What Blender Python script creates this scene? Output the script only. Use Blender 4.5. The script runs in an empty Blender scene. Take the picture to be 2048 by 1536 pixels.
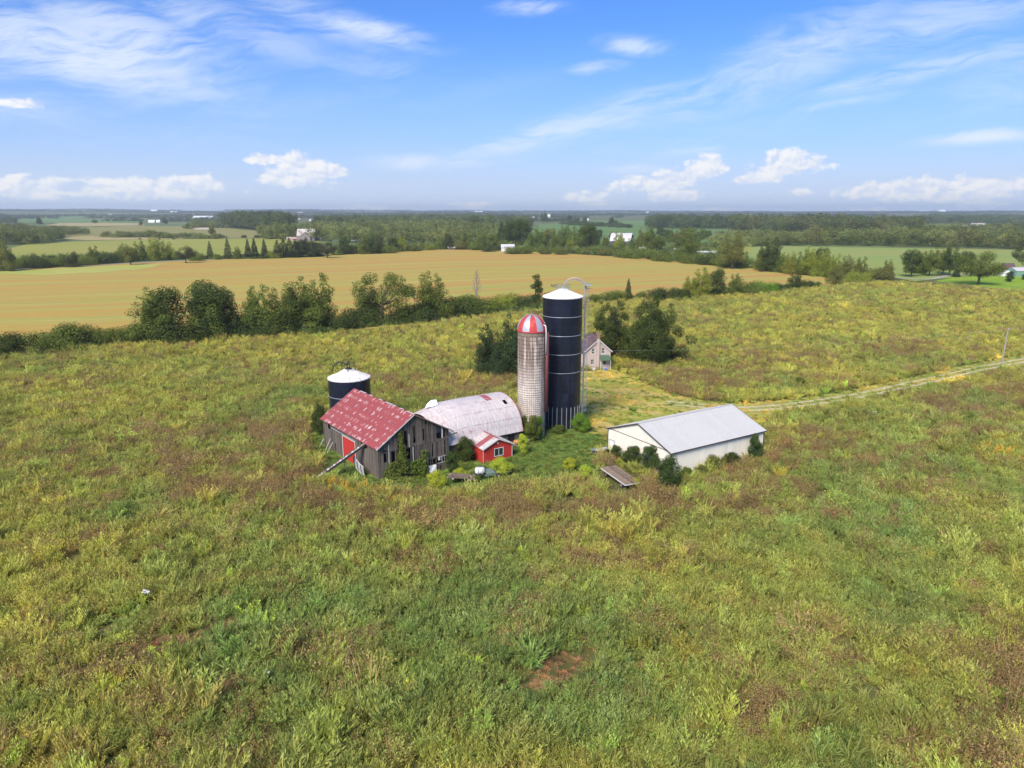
import bpy, math, random
import numpy as np
from mathutils import Vector, Matrix, Euler
random.seed(7); np.random.seed(7)
RS = np.random.RandomState(11)
scene = bpy.context.scene
COL = scene.collection
R = math.radians
PI = math.pi

# ------------------------------------------------------------------ camera
CAM_H = 34.0
FPX = 1420.0                                    # focal length in pixels of the 2048 px wide photograph
PITCH = math.atan((768 - 423) / FPX)
cp, sp = math.cos(PITCH), math.sin(PITCH)
cam_d = bpy.data.cameras.new('camera'); cam = bpy.data.objects.new('camera', cam_d); COL.objects.link(cam)
cam.location = (0, 0, CAM_H); cam.rotation_euler = (PI / 2 - PITCH, 0, 0)
cam_d.sensor_width = 36; cam_d.lens = 36 * FPX / 2048; cam_d.clip_start = .5; cam_d.clip_end = 60000
scene.camera = cam

def ray(px, py):
    a, b = (px - 1024) / FPX, (768 - py) / FPX
    return np.array([a, cp + b * sp, -sp + b * cp])
def gnd(px, py, z=0.0):
    d = ray(px, py); t = (z - CAM_H) / d[2]
    return (d[0] * t, d[1] * t, z)
def azel(px, py):
    d = ray(px, py)
    return math.degrees(math.atan2(d[0], d[1])), math.degrees(math.atan2(d[2], math.hypot(d[0], d[1])))
def pxpm(y):                                    # photograph pixels per metre on the ground at distance y
    return FPX / (y * cp + CAM_H * sp)

# ------------------------------------------------------------------ node helper
class NT:
    def __init__(s, tree): s.t = tree; s.t.nodes.clear()
    def n(s, kind, **kw):
        nd = s.t.nodes.new(kind)
        for k, v in kw.items(): setattr(nd, k, v)
        return nd
    def put(s, sock, v):
        if v is None: return
        if isinstance(v, bpy.types.NodeSocket): s.t.links.new(v, sock)
        else:
            if sock.type == 'RGBA' and len(v) == 3: v = (*v, 1)
            sock.default_value = v
    def m(s, op, a, b=None, c=None, clamp=False):
        nd = s.n('ShaderNodeMath', operation=op, use_clamp=clamp)
        s.put(nd.inputs[0], a); s.put(nd.inputs[1], b)
        if c is not None: s.put(nd.inputs[2], c)
        return nd.outputs[0]
    def v(s, op, a, b=None):
        nd = s.n('ShaderNodeVectorMath', operation=op)
        s.put(nd.inputs[0], a)
        if b is not None: s.put(nd.inputs[3 if op == 'SCALE' else 1], b)
        return nd.outputs['Value'] if op in ('LENGTH', 'DOT_PRODUCT') else nd.outputs[0]
    def mix(s, f, a, b, mode='MIX'):
        nd = s.n('ShaderNodeMix', data_type='RGBA', blend_type=mode)
        s.put(nd.inputs[0], f); s.put(nd.inputs[6], a); s.put(nd.inputs[7], b)
        return nd.outputs[2]
    def step(s, x, lo, hi, a=0.0, b=1.0):
        nd = s.n('ShaderNodeMapRange', interpolation_type='SMOOTHSTEP')
        s.put(nd.inputs[0], x); s.put(nd.inputs[1], lo); s.put(nd.inputs[2], hi); s.put(nd.inputs[3], a); s.put(nd.inputs[4], b)
        return nd.outputs[0]
    def noise(s, vec, scale, detail=3.0, rough=.55, dist=0.0):
        nd = s.n('ShaderNodeTexNoise')
        s.put(nd.inputs['Vector'], vec); s.put(nd.inputs['Scale'], scale)
        s.put(nd.inputs['Detail'], detail); s.put(nd.inputs['Roughness'], rough); s.put(nd.inputs['Distortion'], dist)
        return nd.outputs[0]
    def sep(s, v):
        nd = s.n('ShaderNodeSeparateXYZ'); s.put(nd.inputs[0], v); return nd.outputs
    def comb(s, x=0., y=0., z=0.):
        nd = s.n('ShaderNodeCombineXYZ'); s.put(nd.inputs[0], x); s.put(nd.inputs[1], y); s.put(nd.inputs[2], z); return nd.outputs[0]
    def scl(s, v, xyz):
        return s.v('MULTIPLY', v, xyz)

# ------------------------------------------------------------------ world: Nishita sky with procedural clouds
SUN_EL, SUN_AZ = 43.0, 207.0                    # azimuth clockwise from +Y (the view direction): behind the camera, from the left
world = bpy.data.worlds.new('World'); scene.world = world; world.use_nodes = True
w = NT(world.node_tree)
wo = w.n('ShaderNodeOutputWorld'); bg = w.n('ShaderNodeBackground'); w.t.links.new(bg.outputs[0], wo.inputs[0])
sky = w.n('ShaderNodeTexSky', sky_type='NISHITA', sun_disc=False, sun_elevation=R(SUN_EL), sun_rotation=R(SUN_AZ), altitude=100, air_density=1.0, dust_density=.5, ozone_density=3.0)
SKY_STRENGTH = .056
dirv = w.n('ShaderNodeTexCoord').outputs['Generated']
dx, dy, dz = w.sep(w.v('NORMALIZE', dirv))
az = w.m('MULTIPLY', w.m('ARCTAN2', dx, dy), 57.29578)
el = w.m('MULTIPLY', w.m('ARCSINE', dz), 57.29578)
ae = w.comb(az, el, 0.0)
skyc = w.mix(1.0, sky.outputs[0], (.50, .87, 1.50), 'MULTIPLY')
# paler towards the horizon all the way round
pale = w.step(el, -4.0, 14.0, .97, 0.0)
skyc = w.mix(pale, skyc, (4.75, 5.75, 8.1))
cum = [  # cumulus puffs as seen in the photograph: px, py, half width, half height
 (40,207,48,11),(20,368,60,20),(110,368,40,16),(70,385,90,16),(200,370,40,17),(235,372,55,22),(280,364,42,17),(330,368,40,15),(390,366,60,18),(300,385,150,16),
 (530,318,42,13),(600,332,52,26),(605,352,85,22),(655,345,45,18),(565,362,50,14),
 (1408,328,34,22),(1425,338,32,18),(1370,355,70,18),(1310,365,70,17),(1260,375,50,12),(1170,393,48,12),(1345,393,58,13),(1200,412,60,6),
 (1575,320,46,24),(1560,340,62,22),(1620,328,46,16),(1500,360,40,10),(1595,385,26,10),
 (1840,372,60,20),(1780,378,60,18),(1720,385,60,15),(1930,368,52,20),(1990,372,60,18),(2060,366,70,18),(1860,392,190,13),(1965,410,60,10),
 (940,410,45,7),(730,416,50,6),(1745,420,40,6),(1440,421,40,6),(-120,370,90,22),(2200,360,90,24),(-330,340,70,26),(2420,330,80,24),(-600,372,120,20)]
F = None
for (x_, y_, rx_, ry_) in cum:
    a0, e0 = azel(x_, y_); a1, _ = azel(x_ + rx_, y_); _, e1 = azel(x_, y_ - ry_)
    d_ = w.v('LENGTH', w.scl(w.v('SUBTRACT', ae, (a0, e0, 0)), (1 / (a1 - a0), 1 / (e1 - e0), 0)))
    d_ = w.m('SUBTRACT', 1.0, d_)
    F = d_ if F is None else w.m('SMOOTH_MAX', F, d_, .12)
cw = w.scl(ae, (1.0, 1.45, 0))
n1 = w.noise(cw, .75, 7, .6, .25); n2 = w.noise(w.v('ADD', cw, (-.22, .42, 0)), .75, 7, .6, .25)
dens = w.m('ADD', w.m('MULTIPLY', F, .85), w.m('MULTIPLY', w.m('SUBTRACT', n1, .47), 2.1))
calpha = w.m('MULTIPLY', w.step(dens, -.06, .42), .93)
lit = w.m('ADD', w.m('MULTIPLY', w.m('SUBTRACT', n1, n2), 4.5), .62, clamp=True)
ccol = w.mix(lit, (6.1, 6.8, 8.3), (8.6, 8.5, 8.5))
skyc = w.mix(w.step(el, -.5, 5.5, .75, 0.0), skyc, (6.0, 6.75, 8.2))
# cirrus sheets: soft ellipses times stretched noise
cir = [(170,110,330,75,-8,.95),(250,70,260,60,-10,.8),(420,40,330,50,-14,.55),(740,60,170,28,-10,.85),(640,40,220,40,-16,.5),(330,135,150,22,4,.55),(230,155,200,22,-3,.6),(400,160,160,20,0,.4),(440,215,110,18,-5,.45),
 (1060,15,90,16,0,.8),(1270,92,100,20,-6,.8),(1195,135,70,14,4,.65),(1080,270,280,30,14,.75),(1250,225,280,45,18,.55),(1500,160,360,60,16,.6),(1620,90,240,60,14,.6),(1380,190,420,22,12,.6),(700,130,260,30,-4,.3),(1880,40,300,55,10,.55),(1840,140,260,22,9,.7),(1960,125,140,16,8,.5),
 (1980,272,140,14,2,.95),(830,325,120,20,0,.75),(920,326,150,12,2,.6),(1260,338,80,12,0,.55),(1420,300,150,10,2,.5),(1690,205,130,12,6,.45),(700,200,600,40,6,.14),(1500,260,700,60,4,.16),(300,260,500,40,0,.16),(-300,120,400,80,-8,.7),(2350,90,350,70,8,.6)]
G = None
for (x_, y_, rx_, ry_, ang, wt) in cir:
    a0, e0 = azel(x_, y_); k = 57.3 / FPX
    vv = w.v('SUBTRACT', ae, (a0, e0, 0))
    rot = w.n('ShaderNodeVectorRotate', rotation_type='Z_AXIS'); w.put(rot.inputs[0], vv); rot.inputs['Angle'].default_value = -R(ang)
    d_ = w.v('LENGTH', w.scl(rot.outputs[0], (1 / (rx_ * k), 1 / (ry_ * k * 1.1), 0)))
    d_ = w.step(d_, 0.1, 1.15, wt, 0.0)
    G = d_ if G is None else w.m('MAXIMUM', G, d_)
warp = w.noise(w.scl(ae, (.06, .12, 0)), 1.0, 3)
sw = w.v('ADD', ae, w.comb(0.0, w.m('MULTIPLY', warp, 7.0), 0.0))
rot = w.n('ShaderNodeVectorRotate', rotation_type='Z_AXIS'); w.put(rot.inputs[0], sw); rot.inputs['Angle'].default_value = -R(7)
c1 = w.noise(w.scl(rot.outputs[0], (.11, .62, 0)), 1.0, 8, .62, .5)
c2 = w.noise(w.scl(rot.outputs[0], (.45, 2.6, 0)), 1.0, 6, .65, .6)
cn = w.m('ADD', w.m('MULTIPLY', c1, .72), w.m('MULTIPLY', c2, .28))
G2 = w.m('MULTIPLY', G, w.step(w.m('ADD', cn, w.m('MULTIPLY', G, .12)), .40, .68))
skyc = w.mix(w.m('MULTIPLY', G2, .9), skyc, (7.0, 7.7, 8.7))
skyc = w.mix(calpha, skyc, ccol)
w.t.links.new(skyc, bg.inputs[0]); bg.inputs[1].default_value = SKY_STRENGTH
world.cycles.sampling_method = 'MANUAL'; world.cycles.sample_map_resolution = 512

sun_d = bpy.data.lights.new('sun', 'SUN'); sun_d.energy = 2.6; sun_d.angle = R(28); sun_d.color = (1, .92, .78)
sun = bpy.data.objects.new('sun', sun_d); COL.objects.link(sun)
_a, _e = R(SUN_AZ), R(SUN_EL)
sdir = Vector((math.sin(_a) * math.cos(_e), math.cos(_a) * math.cos(_e), math.sin(_e)))
sun.rotation_euler = sdir.to_track_quat('Z', 'Y').to_euler(); sun.location = (0, 0, 80)

vs = scene.view_settings; vs.view_transform = 'Standard'; vs.look = 'None'; vs.gamma = 1; vs.exposure = 1.10; vs.use_curve_mapping = False
cy = scene.cycles
cy.max_bounces = 5; cy.diffuse_bounces = 3; cy.glossy_bounces = 2; cy.transmission_bounces = 3; cy.transparent_max_bounces = 8; cy.volume_bounces = 1
cy.use_denoising = True; cy.caustics_reflective = False; cy.caustics_refractive = False
cy.use_adaptive_sampling = True; cy.adaptive_threshold = .015
scene.render.use_persistent_data = False

# ------------------------------------------------------------------ object helpers
def tag(o, label=None, cat=None, group=None, kind=None):
    if label: o['label'] = label
    if cat: o['category'] = cat
    if group: o['group'] = group
    if kind: o['kind'] = kind
    return o
def empty(name, loc=(0, 0, 0), rz=0.0, label=None, cat=None, group=None):
    o = bpy.data.objects.new(name, None); COL.objects.link(o); o.location = loc; o.rotation_euler = (0, 0, rz)
    o.empty_display_size = .2
    return tag(o, label, cat, group)
def link(name, me, parent=None, loc=None, rot=None, scale=None):
    o = bpy.data.objects.new(name, me); COL.objects.link(o)
    if parent is not None: o.parent = parent
    if loc is not None: o.location = loc
    if rot is not None: o.rotation_euler = rot
    if scale is not None: o.scale = scale
    return o
class MB:
    def __init__(s): s.v = []; s.f = []; s.uv = None
    def add(s, vs_, fs_):
        b = len(s.v); s.v += [tuple(map(float, q)) for q in vs_]; s.f += [tuple(b + i for i in q) for q in fs_]; return s
    def box(s, lo, hi, M=None):
        x0, y0, z0 = lo; x1, y1, z1 = hi
        q = [(x0,y0,z0),(x1,y0,z0),(x1,y1,z0),(x0,y1,z0),(x0,y0,z1),(x1,y0,z1),(x1,y1,z1),(x0,y1,z1)]
        if M is not None: q = [M @ Vector(p) for p in q]
        return s.add(q, [(0,3,2,1),(4,5,6,7),(0,1,5,4),(1,2,6,5),(2,3,7,6),(3,0,4,7)])
    def bar(s, a, b, w_, h_=None, up=(0, 0, 1)):             # rectangular bar from a to b
        h_ = h_ or w_; a, b = Vector(a), Vector(b); d = (b - a).normalized(); u = Vector(up)
        if abs(d.dot(u)) > .98: u = Vector((1, 0, 0))
        x = d.cross(u).normalized() * (w_ / 2); y = x.cross(d).normalized() * (h_ / 2)
        q = [a - x - y, a + x - y, a + x + y, a - x + y, b - x - y, b + x - y, b + x + y, b - x + y]
        return s.add(q, [(0,1,2,3),(7,6,5,4),(0,4,5,1),(1,5,6,2),(2,6,7,3),(3,7,4,0)])
    def tube(s, pts, r, n=6, closed=False, cap=True):
        pts = [Vector(p) for p in pts]; N = len(pts); rr = r if hasattr(r, '__len__') else [r] * N
        vs_ = []; ref = None
        for i, p in enumerate(pts):
            if closed: d = pts[(i + 1) % N] - pts[i - 1]
            else: d = pts[min(i + 1, N - 1)] - pts[max(i - 1, 0)]
            d.normalize()
            if ref is None or abs(ref.dot(d)) > .95: ref = Vector((0, 0, 1)) if abs(d.z) < .9 else Vector((1, 0, 0))
            x = d.cross(ref).normalized(); y = x.cross(d)
            ref = y
            for k in range(n):
                t = 2 * PI * k / n; vs_.append(p + x * (math.cos(t) * rr[i]) + y * (math.sin(t) * rr[i]))
        fs_ = []
        for i in range(N if closed else N - 1):
            j = (i + 1) % N
            for k in range(n): fs_.append((i*n+k, i*n+(k+1)%n, j*n+(k+1)%n, j*n+k))
        if cap and not closed: fs_ += [tuple(range(n-1, -1, -1)), tuple((N-1)*n+k for k in range(n))]
        return s.add(vs_, fs_)
    def lathe(s, prof, n=32, c=(0, 0), a0=0.0, a1=2*PI):      # profile of (r, z)
        full = abs(a1 - a0 - 2*PI) < 1e-6; m_ = n if full else n + 1
        vs_ = [(c[0] + r * math.cos(a0 + (a1-a0)*k/n), c[1] + r * math.sin(a0 + (a1-a0)*k/n), z) for r, z in prof for k in range(m_)]
        fs_ = []
        for i in range(len(prof) - 1):
            for k in range(n):
                k2 = (k + 1) % m_ if full else k + 1
                fs_.append((i*m_+k, i*m_+k2, (i+1)*m_+k2, (i+1)*m_+k))
        return s.add(vs_, fs_)
    def slab(s, q4, t):                                        # a quad with thickness t along its normal (downwards)
        q = [Vector(p) for p in q4]; n_ = (q[1]-q[0]).cross(q[3]-q[0]).normalized() * t
        q2 = [p - n_ for p in q]
        return s.add(q + q2, [(0,1,2,3),(7,6,5,4),(0,4,5,1),(1,5,6,2),(2,6,7,3),(3,7,4,0)])
    def mesh(s, name, mat, smooth=False):
        me = bpy.data.meshes.new(name); me.from_pydata(s.v, [], s.f); me.materials.append(mat)
        if smooth: me.polygons.foreach_set('use_smooth', [True] * len(me.polygons))
        me.update(); return me
    def build(s, name, mat, parent=None, smooth=False, **kw):
        return link(name, s.mesh(name, mat, smooth), parent, **kw)
def quads(name, V, mat, uv=None):                              # V: (n,4,3) array -> mesh, fast
    V = np.asarray(V, np.float32); n = len(V); me = bpy.data.meshes.new(name)
    me.vertices.add(4*n); me.vertices.foreach_set('co', V.reshape(-1))
    me.loops.add(4*n); me.loops.foreach_set('vertex_index', np.arange(4*n, dtype=np.int32))
    me.polygons.add(n); me.polygons.foreach_set('loop_start', np.arange(0, 4*n, 4, dtype=np.int32))
    me.polygons.foreach_set('loop_total', np.full(n, 4, np.int32))
    me.materials.append(mat); me.update(calc_edges=True)
    return me

# ------------------------------------------------------------------ materials
def principled(name):
    m_ = bpy.data.materials.new(name); m_.use_nodes = True; t = NT(m_.node_tree)
    o = t.n('ShaderNodeOutputMaterial'); b = t.n('ShaderNodeBsdfPrincipled'); t.t.links.new(b.outputs[0], o.inputs[0])
    return m_, t, b
def bump(t, b, h, strength=.4, dist=.02):
    nd = t.n('ShaderNodeBump'); nd.inputs['Strength'].default_value = strength; nd.inputs['Distance'].default_value = dist
    t.put(nd.inputs['Height'], h); t.t.links.new(nd.outputs[0], b.inputs['Normal'])
def plain(name, c, rough=.7, var=.25, scale=2.0, metal=0.0, c2=None, thr=(.5, .62), stretch=(1, 1, 1), bmp=0.0, spec=.4, rnd=.12):
    m_, t, b = principled(name)
    co = t.scl(t.n('ShaderNodeTexCoord').outputs['Object'], stretch)
    n_ = t.noise(co, scale, 5, .6)
    k = t.m('ADD', t.m('MULTIPLY', t.m('SUBTRACT', n_, .5), 2 * var), 1.0)
    rn = t.n('ShaderNodeObjectInfo').outputs['Random']
    k = t.m('MULTIPLY', k, t.m('ADD', 1 - rnd / 2, t.m('MULTIPLY', rn, rnd)))
    col = c
    if c2 is not None:
        n2_ = t.noise(t.v('ADD', co, t.comb(t.m('MULTIPLY', rn, 30.0), 0.0, 0.0)), scale * .6, 6, .65)
        col = t.mix(t.step(n2_, thr[0], thr[1]), c, c2)
    t.put(b.inputs['Base Color'], t.v('SCALE', t.n('ShaderNodeMix', data_type='RGBA').outputs[2], 1.0) if False else t.mix(1.0, col, t.comb(k, k, k), 'MULTIPLY'))
    b.inputs['Roughness'].default_value = rough; b.inputs['Metallic'].default_value = metal
    b.inputs['Specular IOR Level'].default_value = spec
    if bmp: bump(t, b, n_, bmp, .03)
    return m_
def leafmat(name, c, var=.35, hue=.04, trans=.3, attr=None):
    m_ = bpy.data.materials.new(name); m_.use_nodes = True; t = NT(m_.node_tree)
    o = t.n('ShaderNodeOutputMaterial'); d = t.n('ShaderNodeBsdfDiffuse'); tr = t.n('ShaderNodeBsdfTranslucent'); mx = t.n('ShaderNodeMixShader')
    rn = t.n('ShaderNodeObjectInfo').outputs['Random']; isl = t.n('ShaderNodeNewGeometry').outputs['Random Per Island']
    if attr:
        at = t.n('ShaderNodeAttribute', attribute_type='INSTANCER', attribute_name='tint'); col = at.outputs['Color']
        col = t.mix(1.0, col, c, 'MULTIPLY')
    else: col = t.mix(0.0, c, c)
    co = t.n('ShaderNodeTexCoord').outputs['Object']
    n_ = t.noise(co, .6 if not attr else 2.0, 3)
    hs = t.n('ShaderNodeHueSaturation'); t.put(hs.inputs['Color'], col)
    t.put(hs.inputs['Hue'], t.m('ADD', .5 - hue / 2, t.m('MULTIPLY', t.m('ADD', t.m('MULTIPLY', rn, .6), t.m('MULTIPLY', n_, .4)), hue)))
    vv = t.m('ADD', 1 - var, t.m('MULTIPLY', t.m('ADD', t.m('MULTIPLY', isl, .45), t.m('ADD', t.m('MULTIPLY', n_, .35), t.m('MULTIPLY', rn, .2))), 2 * var))
    t.put(hs.inputs['Value'], vv)
    t.put(d.inputs[0], hs.outputs[0]); t.put(tr.inputs[0], hs.outputs[0]); mx.inputs[0].default_value = trans
    t.t.links.new(d.outputs[0], mx.inputs[1]); t.t.links.new(tr.outputs[0], mx.inputs[2]); t.t.links.new(mx.outputs[0], o.inputs[0])
    return m_
# ------------------------------------------------------------------ terrain
def vnoise(x, y, seed=0):                                      # smooth value noise, numpy
    xi, yi = np.floor(x).astype(np.int64), np.floor(y).astype(np.int64); xf, yf = x - xi, y - yi
    def h(a, b):
        n_ = (a * 374761393 + b * 668265263 + seed * 974634777) & 0x7fffffff
        n_ = ((n_ ^ (n_ >> 13)) * 1274126177) & 0x7fffffff
        return ((n_ ^ (n_ >> 16)) & 0xffff) / 65535.0
    u, v = xf*xf*(3-2*xf), yf*yf*(3-2*yf)
    return (h(xi,yi)*(1-u)+h(xi+1,yi)*u)*(1-v) + (h(xi,yi+1)*(1-u)+h(xi+1,yi+1)*u)*v
def fbm(x, y, s, oct_=4, seed=0):
    x, y = np.asarray(x, float) / s + 91.7, np.asarray(y, float) / s + 37.3; a, t, tot = 1., 0., 0.
    for i in range(oct_): t = t + a * vnoise(x * 2**i, y * 2**i, seed + i); tot += a; a *= .5
    return t / tot
def terr(x, y):
    x, y = np.asarray(x, float), np.asarray(y, float)
    d = np.hypot(x, y)
    z = -1.35 * np.exp(-((x + 9.8)**2 + (y - 91.2)**2) / (2 * 3.4**2))
    k = np.clip((d - 2600) / 9000, 0, 1); k = k * k * (3 - 2 * k)
    azm = np.arctan2(x, y)
    hill = 38 + 16 * np.clip(-azm / .6, -1, 1.2) + 34 * (fbm(azm * 9, d * 0 + 3, 1.0, 4, 5) - .5)
    z = z + k * hill + np.clip((d - 900) / 1500, 0, 1) * 9 * (fbm(x, y, 900, 3, 9) - .5)
    return z
cx0, cy0 = -6.0, 92.0
rad = [0.0] + [1.0 * i for i in range(1, 20)]
while rad[-1] < 16000: rad.append(rad[-1] * 1.06 + .2)
rad = np.array(rad); NA = 240
th = np.linspace(0, 2*PI, NA, endpoint=False)
X = (cx0 + rad[1:, None] * np.cos(th)).ravel(); Y = (cy0 + rad[1:, None] * np.sin(th)).ravel()
Z = terr(X, Y)
vv_ = [(cx0, cy0, float(terr(cx0, cy0)))] + list(zip(X.tolist(), Y.tolist(), Z.tolist())); ff_ = []
for k in range(NA): ff_.append((0, 1 + k, 1 + (k + 1) % NA))
for i in range(len(rad) - 2):
    for k in range(NA):
        a_, b_ = 1 + i*NA + k, 1 + i*NA + (k+1) % NA
        ff_.append((a_, a_ + NA, b_ + NA, b_))
def gmat(name, cols, scale, rough=1.0, stretch=None, ang=0.0, fine=8.0, finev=.35, bmp=.5, warp_=0.0, thr=(.35, .65)):
    """field colour: a base, patches of up to three more colours, fine mottling"""
    m_, t, b = principled(name)
    co = t.n('ShaderNodeTexCoord').outputs['Object']
    vr = t.n('ShaderNodeVectorRotate', rotation_type='Z_AXIS'); t.put(vr.inputs[0], co); vr.inputs['Angle'].default_value = -ang
    cr = vr.outputs[0]
    if warp_:
        cr = t.v('ADD', cr, t.comb(0., t.m('MULTIPLY', t.m('SUBTRACT', t.noise(co, .006, 2), .5), warp_), 0.))
    if stretch: cr = t.scl(cr, stretch)
    col = cols[0]
    for i, c_ in enumerate(cols[1:]):
        nn = t.noise(t.v('ADD', cr, (31.7 * i, 11.3 * i, 5.1 * i)), scale * (1 + .9 * i), 6, .62)
        col = t.mix(t.step(nn, thr[0] + .06 * i, thr[1] + .04 * i), col, c_)
    fn = t.noise(co, fine, 6, .7); mid = t.noise(co, fine / 7, 4, .6)
    k = t.m('ADD', 1.0, t.m('MULTIPLY', t.m('SUBTRACT', t.m('ADD', t.m('MULTIPLY', fn, .6), t.m('MULTIPLY', mid, .4)), .5), 2 * finev * 1.6))
    t.put(b.inputs['Base Color'], t.mix(1.0, col, t.comb(k, k, k), 'MULTIPLY'))
    b.inputs['Roughness'].default_value = rough; b.inputs['Specular IOR Level'].default_value = .1
    if bmp: bump(t, b, fn, bmp, .15)
    return m_
M_ground = gmat('meadow_ground', [(.06,.06,.02), (0.131,0.136,0.039), (0.175,0.158,0.053), (0.105,0.131,0.043)], .05, fine=3.0, finev=.5)
me = bpy.data.meshes.new('ground'); me.from_pydata(vv_, [], ff_); me.materials.append(M_ground)
me.polygons.foreach_set('use_smooth', [True] * len(me.polygons))
tag(link('ground', me), kind='structure', label='rough meadow ground under the weeds')

def poly_sheet(name, pts, mat, off, sub=0, label=None):        # flat field laid over the terrain
    P = [Vector((p[0], p[1], 0)) for p in pts]
    from mathutils.geometry import tessellate_polygon
    tr = tessellate_polygon([P])
    import bmesh
    bm = bmesh.new(); vs_ = [bm.verts.new(p) for p in P]
    for t_ in tr:
        try: bm.faces.new([vs_[i] for i in t_])
        except ValueError: pass
    for _ in range(sub): bmesh.ops.subdivide_edges(bm, edges=bm.edges[:], cuts=1, use_grid_fill=True)
    bmesh.ops.recalc_face_normals(bm, faces=bm.faces[:])
    xs = np.array([v.co.x for v in bm.verts]); ys = np.array([v.co.y for v in bm.verts]); zs = terr(xs, ys)
    for v, z in zip(bm.verts, zs): v.co.z = float(z) + off
    for f_ in bm.faces:
        if f_.normal.z < 0: f_.normal_flip()
    me = bpy.data.meshes.new(name); bm.to_mesh(me); bm.free(); me.materials.append(mat)
    return tag(link(name, me), kind='structure', label=label)
def PX(lst): return [gnd(*p)[:2] for p in lst]
def smooth_line(pts, n=8):                                      # Catmull-Rom through points
    out = []; P = [np.array(p, float) for p in pts]; P = [2*P[0]-P[1]] + P + [2*P[-1]-P[-2]]
    for i in range(1, len(P) - 2):
        for k in range(n):
            t = k / n; a, b, c, d = P[i-1], P[i], P[i+1], P[i+2]
            out.append(.5*((2*b) + (c-a)*t + (2*a-5*b+4*c-d)*t*t + (3*b-a-3*c+d)*t**3))
    out.append(P[-2]); return [tuple(p) for p in out]
def strip(name, pts, wd, mat, off, label=None, kind='structure', jit=0.0):
    P = [np.array(p[:2]) for p in pts]; L = []; Rr = []
    for i, p in enumerate(P):
        d = P[min(i+1, len(P)-1)] - P[max(i-1, 0)]; d /= np.linalg.norm(d); n_ = np.array([-d[1], d[0]])
        w1, w2 = wd/2 * (1 + RS.uniform(-jit, jit)), wd/2 * (1 + RS.uniform(-jit, jit))
        L.append(p + n_*w1); Rr.append(p - n_*w2)
    vs_ = []; 
    for l, r in zip(L, Rr): vs_ += [(l[0], l[1], float(terr(*l)) + off), (r[0], r[1], float(terr(*r)) + off)]
    m_ = MB().add(vs_, [(2*i, 2*i+1, 2*i+3, 2*i+2) for i in range(len(P)-1)])
    return tag(m_.build(name, mat), kind=kind, label=label)

M_amber = gmat('stubble', [(.45,.30,.072), (.40,.34,.082), (.46,.26,.08), (.33,.34,.08), (.54,.42,.15)], .06, stretch=(.02, 1.0, 1), ang=R(24), fine=1.5, finev=.14, warp_=60, bmp=.2, thr=(.45, .55))
M_lime = gmat('pale_lawn', [(0.373,0.389,0.082), (0.438,0.406,0.114)], .03, fine=1.0, finev=.15)
M_field_l = gmat('left_crop', [(0.300,0.307,0.060), (0.263,0.284,0.060), (0.330,0.300,0.083)], .01, stretch=(.3, 1, 1), fine=.4, finev=.15)
M_field_r = gmat('right_crop', [(0.260,0.316,0.076), (0.240,0.310,0.083), (0.304,0.304,0.089)], .01, stretch=(.3, 1, 1), fine=.5, finev=.12)
M_tan = gmat('dry_grass', [(0.421,0.328,0.156), (0.343,0.296,0.125)], .01, fine=.4, finev=.15)
M_olive = gmat('olive_pasture', [(0.242,0.242,0.078), (0.265,0.234,0.086)], .006, fine=.2, finev=.15)
M_green = gmat('green_crop', [(0.127,0.207,0.063), (0.144,0.218,0.069)], .006, fine=.3, finev=.1)
M_lawn = gmat('mown_lawn', [(0.223,0.345,0.029), (0.201,0.316,0.036), (0.273,0.359,0.043)], .05, fine=2.0, finev=.2)
M_far = gmat('far_land', [(0.117,0.156,0.055), (0.172,0.203,0.070), (0.094,0.133,0.055)], .004, fine=.05, finev=.2)
M_yard = gmat('cut_hay', [(.52,.40,.10), (.33,.34,.07), (.54,.40,.15), (.28,.33,.06)], .16, stretch=(.35, 1.0, 1), ang=R(-35), fine=3.5, finev=.4, thr=(.42, .58))
M_verge = gmat('track_verge', [(.40,.36,.10), (.28,.33,.07), (.46,.38,.13)], .25, fine=4.0, finev=.35)
M_rut = gmat('dirt_rut', [(.56,.47,.29), (.44,.39,.19), (.64,.56,.39)], .35, fine=5.0, finev=.3)
M_lush = gmat('short_grass', [(0.123,0.207,0.036), (0.182,0.231,0.050), (0.099,0.165,0.033)], .2, fine=5.0, finev=.5)
M_gravel = gmat('gravel', [(.42,.40,.34), (.36,.33,.28)], .2, fine=3.0, finev=.2)

HEDGE = [(-900,775),(-400,745),(0,714),(250,690),(640,671),(820,652),(1000,630),(1190,607),(1300,598),(1560,580),(1760,563),(1880,572),(2048,584),(2300,603),(2700,635)]
hedge_w = np.array(PX(HEDGE))
far_poly = PX([(-700,780),(-400,700),(0,600),(0,480),(-500,470),(-1500,460),(-2600,436),(1024,434.5),(4600,436),(3400,460),(2600,490),(2700,640)])
poly_sheet('distant_land', PX([(-900,560),(-900,470),(-1200,437),(3300,437),(2900,470),(2900,600),(2400,606),(1900,568),(1800,552),(1190,515),(700,512)]), M_far, .02, sub=5, label='distant farmland of fields and scrub')
poly_sheet('stubble_field', PX([(-900,772),(-400,742),(0,712),(250,688),(640,669),(820,650),(1000,628),(1190,605),(1300,596),(1560,578),(1760,561),(1790,556),(1660,555),(1600,547),(1450,531),(1300,517),(1190,511),(1060,503),(960,499),(900,497),(760,502),(640,510),(430,517),(160,533),(0,541),(-400,560),(-900,590)]), M_amber, .06, sub=4, label='golden stubble field with pale harvest stripes')
poly_sheet('mown_strip', PX([(-200,556),(0,548),(90,551),(200,545),(300,537),(330,527),(160,535),(0,542),(-200,550)]), M_lime, .12, label='pale green mown strip at the field edge')
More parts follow.
